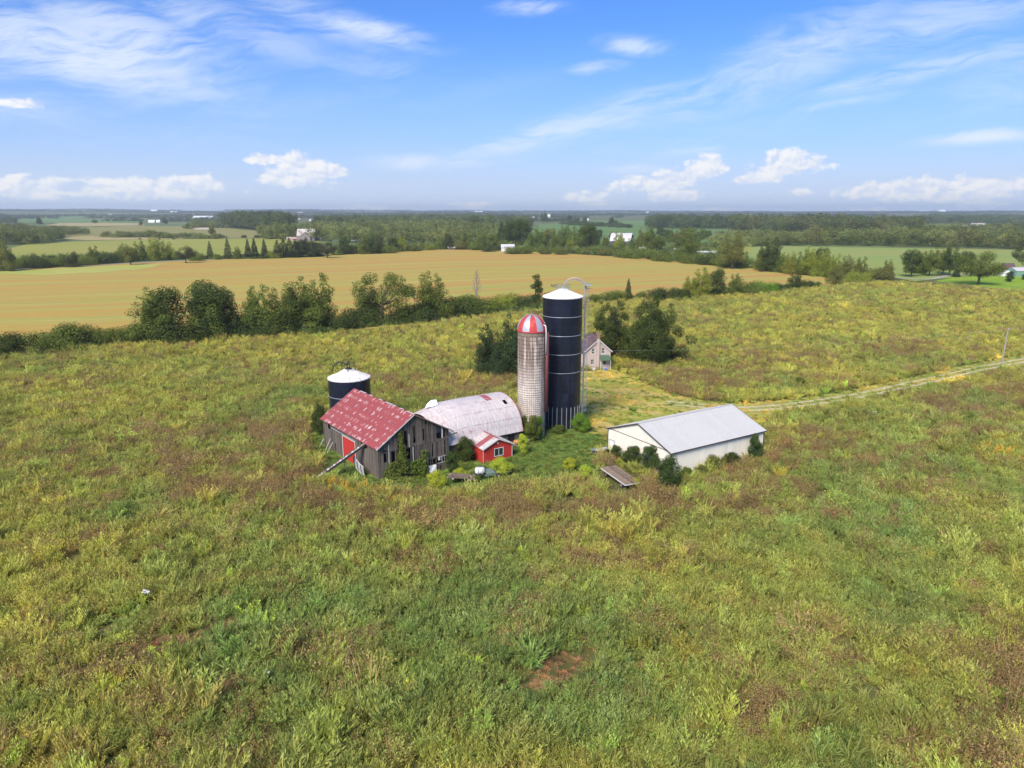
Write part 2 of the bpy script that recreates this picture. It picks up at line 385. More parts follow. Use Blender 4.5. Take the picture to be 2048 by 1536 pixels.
poly_sheet('left_field', PX([(-300,520),(0,500),(60,488),(150,483),(300,479),(560,477),(640,484),(640,508),(420,513),(200,520),(0,532),(-300,545)]), M_field_l, .12, sub=3, label='yellow green crop field beyond the far hedge')
poly_sheet('dry_strip', PX([(112,478),(150,473.5),(250,472),(330,474),(420,477),(300,479),(180,481)]), M_tan, .25, label='dry tan strip behind the yellow green field')
poly_sheet('olive_field', PX([(90,472),(95,460),(270,452),(380,454),(450,457.5),(510,462),(560,474),(560,477.5),(420,476.5),(330,473.5),(150,473)]), M_olive, .25, sub=3, label='olive pasture on the left')
poly_sheet('brown_strip', PX([(90,452),(120,445.5),(285,445.5),(290,451),(180,454)]), M_tan, .5, sub=2)
poly_sheet('far_green_field', PX([(30,446),(32,436.5),(200,435),(270,438),(285,445),(110,446)]), M_green, .6, sub=2)
poly_sheet('hill_field', PX([(1050,470),(1056,458),(1080,450),(1115,446.5),(1150,447.5),(1220,455),(1262,456),(1262,449),(1180,446),(1170,443),(1280,441.5),(1292,444),(1290,457.5),(1462,459),(1470,470),(1440,492),(1200,492),(1100,488)]), M_green, .3, sub=3, label='green crop field beyond the hip of trees')
poly_sheet('small_yellow_field', PX([(1390,503),(1394,492),(1450,490),(1500,492),(1500,508)]), M_field_l, .4)
poly_sheet('right_field', PX([(1480,500),(1492,494),(1560,492.5),(2060,500.5),(2600,509),(2600,560),(2060,536),(1990,548),(1900,556),(1830,563),(1790,556),(1600,545),(1480,520)]), M_field_r, .12, sub=4, label='bright green crop field on the right')
poly_sheet('far_right_field', PX([(1840,460),(1846,448.5),(1925,448.5),(1935,460)]), M_field_r, .5)
poly_sheet('farm_lawn', PX([(1868,563),(1905,556),(1960,552),(2100,553),(2300,560),(2300,606),(2048,584)]), M_lawn, .18, sub=2, label='bright mown farm lawn at the right edge')
poly_sheet('mown_yard', PX([(1150,862),(1140,800),(1152,744),(1222,738),(1262,752),(1300,772),(1350,790),(1420,804),(1500,813),(1560,812),(1570,822),(1540,835),(1480,880),(1215,872)]), M_yard, .05, sub=4, label='mown hay yard between silo, house and white shed')
poly_sheet('short_grass', PX([(618,905),(622,860),(650,850),(760,880),(900,880),(1045,866),(1110,856),(1215,860),(1215,905),(1190,960),(1100,985),(1000,1000),(850,1000),(720,985),(640,965)]), M_lush, .022, sub=5, label='lush short grass around the old barns')
track_px = [(1330,806),(1400,812),(1480,818),(1560,814),(1640,804),(1720,791),(1800,774),(1880,756),(1960,738),(2048,721),(2200,693),(2400,662)]
track = smooth_line(PX(track_px), 36)
strip('track_verge', track, 7.0, M_verge, .07, label='grassy verge of the farm track', jit=.12)
def offset_line(pts, o):
    P = [np.array(p[:2]) for p in pts]; out = []
    for i, p in enumerate(P):
        d = P[min(i+1, len(P)-1)] - P[max(i-1, 0)]; d /= np.linalg.norm(d); out.append(p + np.array([-d[1], d[0]]) * o)
    return out
strip('wheel_rut', offset_line(track, 1.0), .7, M_rut, .078, label='pale dirt wheel rut on the far side of the track', jit=.25)
strip('wheel_rut', offset_line(track, -1.0), .8, M_rut, .078, label='pale dirt wheel rut on the near side of the track', jit=.25)
strip('gravel_lane', smooth_line(PX([(1790,556),(1830,558.5),(1862,558),(1885,554),(1905,550.5),(1950,548)])), 3.2, M_gravel, .22, label='curving gravel lane to the green roofed farm')
strip('gravel_path', smooth_line(PX([(1850,564),(1920,570.5),(1990,577),(2048,583),(2200,596)])), 2.2, M_tan, .2, label='thin tan path along the lawn edge')
strip('far_road', smooth_line(PX([(-200,549),(0,541),(80,536),(180,531.5),(330,523),(430,519.5),(520,515)])), 4.0, M_gravel, .2, label='pale road behind the golden field')

# ------------------------------------------------------------------ meadow weeds (uncountable: scattered with geometry nodes)
def inpoly(x, y, poly):
    r = np.zeros(len(x), bool); n_ = len(poly)
    for i in range(n_):
        (x1, y1), (x2, y2) = poly[i][:2], poly[(i+1) % n_][:2]
        if y1 == y2: continue
        c_ = ((y1 > y) != (y2 > y)) & (x < (x2-x1)*(y-y1)/(y2-y1) + x1); r ^= c_
    return r
def blade(b, d, ln, wd, side):                                  # kite leaf: base b, direction d
    return [b, b + d*ln*.45 + side*wd/2, b + d*ln, b + d*ln*.45 - side*wd/2]
def unit(v): return v / (np.linalg.norm(v) + 1e-9)
def p_feather(rs, stems=11, leaf=16, h=1.0, spread=.5, lw=.042, ll=.30, up=.95):
    q = []
    for _ in range(stems):
        a = rs.uniform(0, 2*PI); r0 = rs.uniform(.02, .22); b = np.array([math.cos(a)*r0, math.sin(a)*r0, 0])
        lean = unit(np.array([math.cos(a)*spread*rs.uniform(.2, 1), math.sin(a)*spread*rs.uniform(.2, 1), 1]))
        hh = h * rs.uniform(.65, 1.1); sd = unit(np.cross(lean, [rs.normal(), rs.normal(), .1]))
        q.append(blade(b, lean, hh, .03, sd))
        for k in range(leaf):
            t = .18 + .8 * (k + rs.uniform(0, 1)) / leaf; a2 = rs.uniform(0, 2*PI)
            d = unit(np.array([math.cos(a2), math.sin(a2), up + rs.uniform(-.2, .5)]) + lean * .6)
            q.append(blade(b + lean*hh*t, d, ll*(1.15-.65*t)*rs.uniform(.7, 1.2), lw*rs.uniform(.7, 1.2), unit(np.cross(d, [rs.normal(), rs.normal(), rs.normal()]))))
    return np.array(q)
def p_grass(rs, n=75, h=.85, w_=.02, droop=1.0):
    q = []
    for _ in range(n):
        a = rs.uniform(0, 2*PI); r0 = rs.uniform(0, .3); b = np.array([math.cos(a)*r0, math.sin(a)*r0, 0]); hh = h*rs.uniform(.5, 1.1)
        a += rs.normal() * .5; o = np.array([math.cos(a), math.sin(a), 0]); k = rs.uniform(.1, .45)
        m_ = b + np.array([0, 0, hh*.62]) + o*hh*k*.5; e = b + np.array([0, 0, hh*(1-.3*droop*rs.uniform(0, 1.3))]) + o*hh*k*1.7
        s = np.array([-o[1], o[0], 0]) * w_ * rs.uniform(.7, 1.4)
        q.append([b - s*.6, b + s*.6, m_ + s, m_ - s]); q.append([m_ - s, m_ + s, e + s*.1, e - s*.1])
    return np.array(q)
def p_seed(rs, stems=13, h=1.0):                                # brown heads gone to seed
    q = []
    for _ in range(stems):
        a = rs.uniform(0, 2*PI); r0 = rs.uniform(.03, .4); b = np.array([math.cos(a)*r0, math.sin(a)*r0, 0])
        lean = unit(np.array([math.cos(a)*.3, math.sin(a)*.3, 1])); hh = h*rs.uniform(.75, 1.05)
        q.append(blade(b, lean, hh, .03, np.array([1., 0, 0])))
        for k in range(14):
            p = b + lean*hh*rs.uniform(.5, 1.02) + rs.normal(size=3)*np.array([.10, .10, .04]); d = unit(rs.normal(size=3) + [0, 0, .8])
            q.append(blade(p, d, rs.uniform(.06, .13), rs.uniform(.025, .05), unit(np.cross(d, rs.normal(size=3)))))
    return np.array(q)
def p_leafy(rs, n=150, h=.7, w_=.6, s=.12):
    q = []
    for _ in range(n):
        a = rs.uniform(0, 2*PI); e = math.asin(rs.uniform(.05, 1)); rr = rs.uniform(.65, 1.05)
        p = np.array([math.cos(a)*math.cos(e)*w_*rr, math.sin(a)*math.cos(e)*w_*rr, math.sin(e)*h*rr])
        d = unit(p*[1, 1, .7] + rs.normal(size=3)*.35 + [0, 0, .2]); q.append(blade(p, d, s*rs.uniform(.7, 1.5), s*.6, unit(np.cross(d, rs.normal(size=3)))))
    return np.array(q)
M_weed = leafmat('weed', (1, 1, 1), var=.38, hue=.012, trans=.35, attr=True)
rs = np.random.RandomState(3)
protos = [('a0', p_feather(rs)), ('a1', p_feather(rs, 9, 18, 1.15, .35)), ('a2', p_feather(rs, 14, 12, .8, .75, .045, .2)), ('a3', p_feather(rs, 10, 20, 1.05, .5, .035, .3, .2)),
          ('b0', p_grass(rs)), ('b1', p_grass(rs, 90, .7, .018, 1.2)), ('b2', p_grass(rs, 60, 1.0, .02, .8)),
          ('c0', p_seed(rs)), ('c1', p_seed(rs, 18, .85)), ('c2', p_seed(rs, 9, 1.15)),
          ('d0', p_leafy(rs)), ('d1', p_leafy(rs, 110, .5, .55, .16)),
          ('d2', p_leafy(rs, 260, .8, .8, .11)), ('d3', p_feather(rs, 26, 15, 1.1, 1.0, .042, .32, 1.0)), ('d4', p_feather(rs, 30, 14, 1.3, .8, .04, .34, 1.1)), ('e0', p_grass(rs, 50, .3, .02, 1.0)), ('e1', p_leafy(rs, 70, .22, .5, .08))]
wcol = bpy.data.collections.new('weed_kinds')
for nm, q in protos:
    o = bpy.data.objects.new('weed_' + nm, quads('weed_' + nm, q, M_weed)); wcol.objects.link(o)
def scatter(name, P, idx, sc, rot, tint, coll, label=None):
    n_ = len(P); me = bpy.data.meshes.new(name); me.vertices.add(n_); me.vertices.foreach_set('co', np.asarray(P, np.float32).ravel())
    at = me.attributes.new('idx', 'INT', 'POINT'); at.data.foreach_set('value', np.asarray(idx, np.int32))
    at = me.attributes.new('scl', 'FLOAT_VECTOR', 'POINT'); at.data.foreach_set('vector', np.asarray(sc, np.float32).ravel())
    at = me.attributes.new('rot', 'FLOAT_VECTOR', 'POINT'); at.data.foreach_set('vector', np.asarray(rot, np.float32).ravel())
    at = me.attributes.new('tint', 'FLOAT_COLOR', 'POINT'); c4 = np.ones((n_, 4), np.float32); c4[:, :3] = tint; at.data.foreach_set('color', c4.ravel())
    o = link(name, me); g = bpy.data.node_groups.new(name, 'GeometryNodeTree')
    g.interface.new_socket('Geometry', in_out='INPUT', socket_type='NodeSocketGeometry'); g.interface.new_socket('Geometry', in_out='OUTPUT', socket_type='NodeSocketGeometry')
    gi, go = g.nodes.new('NodeGroupInput'), g.nodes.new('NodeGroupOutput')
    ci = g.nodes.new('GeometryNodeCollectionInfo'); ci.inputs['Collection'].default_value = coll; ci.inputs['Separate Children'].default_value = True; ci.inputs['Reset Children'].default_value = True
    ip = g.nodes.new('GeometryNodeInstanceOnPoints'); ip.inputs['Pick Instance'].default_value = True
    def na(nm, ty):
        a = g.nodes.new('GeometryNodeInputNamedAttribute'); a.data_type = ty; a.inputs['Name'].default_value = nm; return a.outputs['Attribute']
    L = g.links.new
    L(gi.outputs[0], ip.inputs['Points']); L(ci.outputs[0], ip.inputs['Instance']); L(na('idx', 'INT'), ip.inputs['Instance Index'])
    L(na('rot', 'FLOAT_VECTOR'), ip.inputs['Rotation']); L(na('scl', 'FLOAT_VECTOR'), ip.inputs['Scale']); L(ip.outputs[0], go.inputs[0])
    mod = o.modifiers.new('scatter', 'NODES'); mod.node_group = g
    return tag(o, label=label, kind='stuff')
def to_px(x, y):                                                # where a ground point lies in the photograph
    d = y*cp + CAM_H*sp; return 1024 + FPX*x/d, 768 + FPX*(CAM_H*cp - y*sp)/d

bands = [(30, 62, .60, 1.32), (62, 100, .68, 1.3), (100, 150, .82, 1.3), (150, 235, 1.05, 1.3), (235, 380, 1.55, 1.7)]
PT = []
for (y0, y1, s, k) in bands:
    ys = np.arange(y0, y1, s); 
    for i, yy in enumerate(ys):
        hw = .80 * yy + 14; xs = np.arange(-hw, hw, s)
        PT.append(np.stack([xs + RS.uniform(-.5, .5, len(xs))*s, yy + RS.uniform(-.5, .5, len(xs))*s, np.full(len(xs), k)], 1))
PT = np.concatenate(PT)
hy = np.interp(PT[:, 0], hedge_w[:, 0], hedge_w[:, 1]); PT = PT[PT[:, 1] < hy - .5]
px_, py_ = to_px(PT[:, 0], PT[:, 1])
def rect(F, yaw, a0, a1, b0, b1):
    u = np.array([math.cos(yaw), math.sin(yaw)]); v = np.array([-u[1], u[0]]); F = np.array(F)
    return [tuple(F + u*a + v*b) for a, b in ((a0,b0),(a1,b0),(a1,b1),(a0,b1))]
BARN = ((-17.43, 87.32), .659); SHED = ((-4.008, 93.656), .573); WHITE = ((20.598, 87.328), .56); QUON = ((-8.362, 95.302), .587)
solid = [rect(*BARN, -.5, 11.2, -.5, 17.6), rect(*SHED, -.3, 5, -.3, 5.5), rect(*WHITE, -.5, 18.6, -.5, 13), rect(*QUON, -2, 12.1, -.2, 10.7), [(15.5,153.5),(22.5,153.5),(21.5,163),(14.5,163)]]
ban = np.zeros(len(PT), bool)
def near_seg(p, q, r):
    p, q = np.array(p[:2]), np.array(q[:2]); d = q - p; t = np.clip(((PT[:, 0]-p[0])*d[0] + (PT[:, 1]-p[1])*d[1])/(d@d), 0, 1); return np.hypot(PT[:, 0]-p[0]-t*d[0], PT[:, 1]-p[1]-t*d[1]) < r
for p_, q_, r_ in ((gnd(1205, 950), gnd(1252, 985), 1.7), (gnd(1222, 935), gnd(1272, 970), 1.3), (gnd(895, 962), gnd(955, 966), 1.3), (gnd(960, 955), gnd(1010, 946), 1.2), (gnd(634, 960), gnd(735, 905), .8)): ban |= near_seg(p_, q_, r_)
for q in solid: ban |= inpoly(PT[:, 0], PT[:, 1], q)
for (x_, y_, r_) in ((3.0, 106.2, 2.6), (8.0, 112.0, 3.5), (-26.4, 112.0, 3.7)): ban |= np.hypot(PT[:, 0]-x_, PT[:, 1]-y_) < r_
yard = PX([(1150,862),(1140,800),(1152,744),(1222,738),(1262,752),(1300,772),(1350,790),(1420,804),(1500,813),(1560,812),(1570,822),(1540,835),(1480,880),(1215,872)])
lush = PX([(622,905),(624,862),(652,852),(760,880),(900,880),(1045,866),(1110,856),(1215,860),(1215,905),(1185,950),(1100,968),(1000,975),(850,990),(720,978),(650,960)])
lawn2 = PX([(1868,563),(1905,556),(1960,552),(2100,553),(2300,560),(2300,606),(2048,584)])
tk = np.array(track); dt = np.full(len(PT), 99.)
selx = PT[:, 0] > 15
if True:
    sub_ = np.where(selx & (PT[:, 1] > 100) & (PT[:, 1] < 230))[0]
    dd = np.min(np.hypot(PT[sub_, 0][:, None] - tk[None, :, 0], PT[sub_, 1][:, None] - tk[None, :, 1]), axis=1); dt[sub_] = dd
jj = RS.normal(size=len(PT)) * .5
in_yard = inpoly(PT[:, 0] + jj, PT[:, 1] + jj*.7, yard); in_lush = inpoly(PT[:, 0] + jj, PT[:, 1] + jj, lush); in_lawn = inpoly(PT[:, 0], PT[:, 1], lawn2)
ban |= in_lawn | ((dt > .62) & (dt < 1.5))
short = (in_yard | in_lush | (dt < 3.6 + jj))
keep = ~ban
PT, px_, py_, in_yard, in_lush, short, dt = PT[keep], px_[keep], py_[keep], in_yard[keep], in_lush[keep], short[keep], dt[keep]
x, y = PT[:, 0], PT[:, 1]; N = len(x)
g1, g2, g3, g4 = fbm(x, y, 16, 4, 1), fbm(x, y, 5, 3, 2), fbm(x, y, 2.6, 2, 3), fbm(x, y, 30, 3, 4)
def blob(cx_, cy_, rx_, ry_): return np.exp(-(((px_-cx_)/rx_)**2 + ((py_-cy_)/ry_)**2))
brown = (.95*blob(470,940,190,70) + .8*blob(560,870,60,40) + 1.1*blob(940,770,110,28) + 1.3*blob(1400,765,110,26) + .9*blob(1620,920,170,60) + .9*blob(1100,1030,330,45) + .8*blob(1960,800,170,50)
         + .8*blob(120,930,130,40) + .5*blob(250,900,90,30) + .6*blob(1350,1010,200,40) + .6*blob(1800,700,130,22) + .6*blob(1550,720,110,18) + .5*blob(1900,920,150,40) + .6*blob(150,760,120,16) + .4*blob(700,1020,160,40) + .5*blob(1900,590,120,12) + .4*blob(850,1150,300,40)
         + .35*blob(700,1480,300,80) + .35*blob(1600,1450,300,80))
rustp = 1.8*np.exp(-(((px_-330)/130)**2 + ((py_-1300+(px_-330)*.33)/20)**2)) + 2.0*np.exp(-(((px_-1110)/75)**2 + ((py_-1350+(px_-1110)*.35)/36)**2)) + .9*blob(1275,1335,30,22) + .8*blob(300,1290,60,10)
greenb = 1.0*blob(850,1230,420,110) + .8*blob(450,1380,200,120) + .7*blob(1850,1050,200,110) + .6*blob(1750,1250,200,80) + .6*blob(1120,1260,250,80) + .4*blob(1600,1100,300,100) + .5*blob(1000,1430,300,80)
gold = .8*blob(560,960,55,22) + .8*blob(700,985,90,16) + .5*blob(1990,905,60,25) + .25*blob(1420,930,80,40) + .4*blob(1280,1340,60,30)
r_ = RS.uniform(0, 1, N)
yel = np.clip(.66 + (g1-.5)*1.6 + (g2-.5)*.9 - .75*greenb + .25*blob(150,1000,350,200) + .3*blob(850,700,500,40) + .2*(py_ < 720), 0, 1)
C_yel, C_grn, C_brn, C_rst, C_gld, C_olv, C_lime = map(np.array, ((.258,.238,.052), (.14,.175,.048), (.172,.124,.052), (.175,.108,.052), (.36,.235,.03), (.15,.145,.04), (.26,.30,.05)))
tint = C_grn[None]*(1-yel[:, None]) + C_yel[None]*yel[:, None]
pb = np.clip(brown*.78 + (g2-.5)*1.8 + (g3-.5)*1.2 + .05 - .25*greenb, 0, .93)
isb = RS.uniform(0, 1, N) < pb
isr = RS.uniform(0, 1, N) < np.clip(rustp, 0, .97)
isg = (RS.uniform(0, 1, N) < gold*.5) & ~isb
# clump species by patches
kind = np.where(g3 + RS.normal(size=N)*.12 > .5, 0, 1)
idx = np.where(kind == 0, RS.randint(0, 4, N), np.where(RS.uniform(size=N) < .6, RS.randint(4, 7, N), RS.randint(0, 4, N)))
idx = np.where((RS.uniform(size=N) < .07), RS.randint(10, 12, N), idx)
big = (RS.uniform(size=N) < .20); idx = np.where(big, RS.randint(13, 15, N), idx)
idx = np.where(isb, RS.randint(7, 10, N), idx)
idx = np.where(isr, 5, idx)
idx = np.where(short, np.where(RS.uniform(size=N) < .65, 15, 16), idx)
tint = np.where(isb[:, None], C_brn[None]*(1-.3*r_[:, None]) + C_rst[None]*.3*r_[:, None], tint)
tint = np.where(isr[:, None], C_rst[None], tint)
tint = np.where(isg[:, None], C_gld[None]*.7 + tint*.3, tint)
lm = (RS.uniform(size=N) < .018) & ~short & ~big; tint = np.where(lm[:, None], C_lime[None], tint)
ol = (RS.uniform(size=N) < .30) & ~isb & ~isr; tint = np.where(ol[:, None], tint*.5 + C_olv[None]*.5, tint)
tl = np.array([.085,.13,.03])[None]*(1-r_[:, None]*.5) + np.array([.19,.17,.04])[None]*(r_*g2)[:, None]*1.1
gy_ = np.clip((fbm(x*.4 + y*.5, y*1.2 - x*.6, 5, 3, 8) - .42)*5, 0, 1)[:, None]; ty = np.array([.40,.30,.07])[None]*gy_ + np.array([.15,.185,.035])[None]*(1-gy_)
tint = np.where((short & ~in_yard)[:, None], tl, tint); tint = np.where((in_yard | (dt < 3.8))[:, None], ty, tint)
tint = tint * 2.28 * np.where(short & in_yard, .85, np.where(short, .8, 1))[:, None] * RS.uniform(.74, 1.26, (N, 1)) * (1 + RS.normal(size=(N, 3))*.05) * (.80 + .42*g3[:, None]) * np.where(big & ~isb, 1.12, 1)[:, None]
sc_ = PT[:, 2] * RS.uniform(.62, 1.28, N) * (.75 + .6*g2) * np.where(isr, .6, 1) * np.where(RS.uniform(size=N) < .035, 1.6, 1)
zs_ = sc_ * RS.uniform(.8, 1.15, N) / np.sqrt(PT[:, 2]) * np.where(isr, .45, 1)
S3 = np.stack([sc_, sc_, zs_], 1)
wind = np.stack([RS.normal(size=N)*.16 - .05, RS.normal(size=N)*.16 + .12, RS.uniform(0, 2*PI, N)], 1)
P3 = np.stack([x, y, terr(x, y) - .03], 1)
drop = short & in_yard & (RS.uniform(size=N) < .3); ok = ~drop
void = (fbm(x, y, 1.7, 2, 77) < .24) & ~short; ok &= ~void
sel_b = (isb | isr) & ok & ~short; sel_s = short & ok; sel_g = ok & ~short & ~(isb | isr)
for nm, s_, lb in (('meadow_weeds', sel_g, 'tall green and yellow weeds filling the meadow'), ('brown_seeded_weeds', sel_b, 'brown and rusty weeds gone to seed in patches'), ('short_grass_tufts', sel_s, 'short grass tufts in the yard and around the barns')):
    scatter(nm, P3[s_], idx[s_], S3[s_], wind[s_], tint[s_], wcol, lb)
print('weeds', N)
# ------------------------------------------------------------------ trees: unit-height crowns of leaf clumps on tapered trunks with limbs
M_bark = plain('bark', (.09, .07, .05), .95, .35, 6, stretch=(1, 1, .2))
M_bark_pale = plain('dead_wood', (.30, .26, .22), .9, .2, 6)
LEAF = {k: leafmat('leaf_' + k, c, v, h) for k, (c, v, h) in dict(
    mid=((.16, .20, .042), .5, .03), dark=((.085, .115, .032), .5, .025), brownish=((.085, .090, .034), .45, .02), light=((.28, .31, .05), .45, .03),
    yellow=((.48, .54, .06), .5, .05), spruce=((.065, .095, .040), .45, .02), olive=((.20, .205, .055), .45, .02), blue=((.075, .115, .035), .45, .02), wood=((.10, .13, .04), .45, .03), bright=((.17, .30, .035), .4, .02)).items()}
def leaves(rs, cen, rad, n, ls, squash=.85, shell=.5):
    """n leaf cards spread over the outer part of each clump"""
    cen = np.array(cen); rad = np.array(rad); wts = rad**2; wts = wts / wts.sum()
    k = rs.choice(len(cen), n, p=wts)
    d = rs.normal(size=(n, 3)); d /= np.linalg.norm(d, axis=1)[:, None]
    r = shell + (1 - shell) * rs.uniform(0, 1, n) ** .6 + (rs.uniform(size=n) < .12) * rs.uniform(0, .28, n)
    p = cen[k] + d * (rad[k] * r)[:, None] * [1, 1, squash]
    nrm = d * 1.25 + rs.normal(size=(n, 3)) * .5 + [0, 0, .45]; nrm /= np.linalg.norm(nrm, axis=1)[:, None]
    t = np.cross(nrm, rs.normal(size=(n, 3))); t /= np.linalg.norm(t, axis=1)[:, None]; b = np.cross(nrm, t)
    s = (ls * rs.uniform(.6, 1.35, n))[:, None]; a = rs.uniform(.55, .95, n)[:, None]
    return np.stack([p - t*s, p - b*s*a*.6 + t*s*.1, p + t*s, p + b*s*a*.6 - t*s*.1], 1)
def crown_dec(rs, nb=16, rx=.36, z0=.58, rz=.36, br=(.11, .19), n=4200, ls=.017, gap=.0, lean=0.):
    cen, rad = [], []
    while len(cen) < nb:
        p = rs.normal(size=3); p /= np.linalg.norm(p); p *= rs.uniform(.45, 1.0) ** .5
        c = np.array([p[0]*rx + lean*(p[2]), p[1]*rx, z0 + p[2]*rz*.82]); r = rs.uniform(*br)
        if gap and any(np.linalg.norm(c - q) < gap for q in cen): continue
        cen.append(c); rad.append(r)
    return cen, rad, leaves(rs, cen, rad, n, ls)
def crown_multi(rs, leads=3, w_=.26, n=10000, ls=.016, br=(.10, .16), low=.10, droop=.0):
    cen, rad = [], []
    for j in range(leads):
        a = 2*PI*(j + rs.uniform(-.3, .3))/leads; r0 = w_*rs.uniform(.55, 1) if leads > 1 else 0; top = rs.uniform(.66, .86) if j else .90
        k = 0; z = low + rs.uniform(0, .06)
        while z < top:
            f_ = (z-low)/(top-low); r = rs.uniform(*br)*(1.25 - .75*f_**1.6); sp_ = w_*.62*(1 - .65*f_)
            for _ in range(2 if f_ < .75 else 1):
                cen.append((math.cos(a)*r0*(1-.25*f_) + rs.normal()*sp_*.6, math.sin(a)*r0*(1-.25*f_) + rs.normal()*sp_*.6, z)); rad.append(r*rs.uniform(.8, 1.1))
            z += r*.75
        cen.append((math.cos(a)*r0*.8, math.sin(a)*r0*.8, top + .05)); rad.append(br[0]*.55)
    return cen, rad, leaves(rs, cen, rad, n, ls)
def crown_bush(rs, nb=12, w_=.55, n=2600, ls=.034, top=.62):
    cen, rad = [], []
    for _ in range(nb):
        a = rs.uniform(0, 2*PI); r = rs.uniform(0, w_) ; rr = rs.uniform(.22, .36)
        cen.append((math.cos(a)*r, math.sin(a)*r, rs.uniform(.18, top) * (1 - .35*r/w_))); rad.append(rr)
    q = leaves(rs, cen, rad, n, ls); q[:, :, 2] = np.maximum(q[:, :, 2], .0)
    return cen, rad, q
def crown_con(rs, n=3000, w_=.2, ls=.02, tiers=17, z0=.06, power=1.0):
    q = []
    for i in range(tiers):
        t = (i + .5) / tiers; z = z0 + (1 - z0) * t; r = w_ * (1 - t) ** power * rs.uniform(.8, 1.1) + .012
        m_ = int(n * (1 - t + .12) / (tiers * .62)); a = rs.uniform(0, 2*PI, m_)
        lob = 1 + .25*np.sin(a * 5 + i * 2.1); rr = r * lob * rs.uniform(.25, 1, m_) ** .5
        p = np.stack([np.cos(a)*rr, np.sin(a)*rr, z - rr*.45 + rs.normal(size=m_)*.012], 1)
        o = np.stack([np.cos(a), np.sin(a), np.full(m_, -.25)], 1); s = np.stack([-np.sin(a), np.cos(a), rs.normal(size=m_)*.5], 1)
        k = (ls * rs.uniform(.7, 1.5, m_))[:, None]; q.append(np.stack([p - o*k, p + s*k*.5, p + o*k*1.2, p - s*k*.5], 1))
    return np.concatenate(q)
def trunk_mesh(name, cen=(), mat=None, r=.022, top=.7, lims=7, rs=None, fork=.28):
    m_ = MB(); m_.tube([(0,0,-.03), (.004,.003,.12), (-.006,.004,.35), (.003,0,top)], [r*1.35, r, r*.72, r*.2], 7)
    for c in list(cen)[:lims]:
        c = np.array(c); s = np.array([0, 0, min(fork + .25*max(c[2]-.4, 0), c[2]*.7)]); mid = s*.5 + c*.5 - [0, 0, .04]
        m_.tube([tuple(s), tuple(mid), tuple(c)], [r*.5, r*.3, r*.1], 5)
    return m_.mesh(name, mat or M_bark, smooth=True)
KIND = {}
reg_n = [0]
def reg(kind, crown_q, cen, leaf, **kw):
    KIND[kind] = (quads(kind + '_crown', crown_q, LEAF[leaf]), trunk_mesh(kind + '_trunk', cen, **kw))
rs = np.random.RandomState(21)
for i, (nb, rx, z0, rz, br) in enumerate([(26,.34,.54,.42,(.12,.19)), (30,.38,.52,.44,(.11,.18)), (22,.27,.54,.44,(.11,.17)), (30,.35,.52,.46,(.10,.17))]):
    c, r_l, q = crown_dec(rs, nb, rx, z0, rz, br, 9500, .015) if i % 2 == 0 else crown_multi(rs, 3, rx*.7, 10000, .015, low=.24); reg('dec%d' % i, q, c, 'mid')
for i in range(2):                                            # low skirted hedge trees, leaves to the ground
    c, r_l, q = crown_multi(rs, 4 - i, .27, 12000, .015); reg('full%d' % i, q, c, 'mid')
c, r_l, q = crown_dec(rs, 24, .46, .56, .42, (.09, .15), 8000, .0145, gap=.09); reg('open0', q, c, 'mid', lims=14)
c, r_l, q = crown_multi(rs, 5, .30, 32000, .0100, (.075, .13), .14); reg('maple0', q, c, 'dark', lims=16)
c, r_l, q = crown_multi(rs, 3, .26, 24000, .0100, (.065, .12), .12); reg('maple1', q, c, 'dark', lims=20)
c, r_l, q = crown_dec(rs, 36, .50, .56, .36, (.12, .18), 10000, .016); reg('wide0', q, c, 'mid', lims=14, r=.028)
c, r_l, q = crown_dec(rs, 24, .11, .48, .50, (.07, .11), 6000, .014); reg('cedar0', q, c, 'spruce', lims=0)
c, r_l, q = crown_dec(rs, 34, .22, .44, .50, (.09, .15), 9000, .014); reg('cedar1', q, c, 'spruce', lims=0)
reg('spruce0', crown_con(rs), [], 'spruce', lims=0, top=.95); reg('spruce1', crown_con(rs, 3000, .24, .021, 14, .04, .8), [], 'spruce', lims=0, top=.95)
for i, (nb, w_, top) in enumerate([(14,.6,.62), (18,.85,.55), (10,.45,.66)]):
    c, r_l, q = crown_bush(rs, nb, w_, 6500, .026, top); reg('bush%d' % i, q, c, 'mid', r=.03, top=.4, lims=4, fork=.08)
c, r_l, q = crown_dec(rs, 36, .34, .42, .46, (.10, .19), 14000, .017); reg('shrub0', q, c, 'blue', r=.03, top=.5, lims=8, fork=.08)
c, r_l, q = crown_dec(rs, 26, .24, .44, .48, (.09, .17), 11000, .017); reg('shrub1', q, c, 'blue', r=.03, top=.5, lims=8, fork=.08)
m_ = MB(); m_.tube([(0,0,-.02), (0,.01,.3), (.01,0,.7), (.005,.01,.98)], [.02,.016,.009,.002], 5)
for k in range(26):
    a = k*2.4; z = .22 + .026*k; l = .36*(1.1 - z) ; e = (math.cos(a)*l*.55, math.sin(a)*l*.55, min(z + l*.9, 1.0))
    m_.tube([(0,0,z), (e[0]*.55, e[1]*.55, z + (e[2]-z)*.4), e], [.007,.004,.0015], 4)
    for j in (-.6, .5): m_.tube([(e[0]*.5, e[1]*.5, z + (e[2]-z)*.38), (e[0]*.6+j*.07, e[1]*.6-j*.06, z + (e[2]-z)*.8)], [.003,.0012], 4)
DEAD = m_.mesh('dead_branches', M_bark_pale)
GROUPN = {}
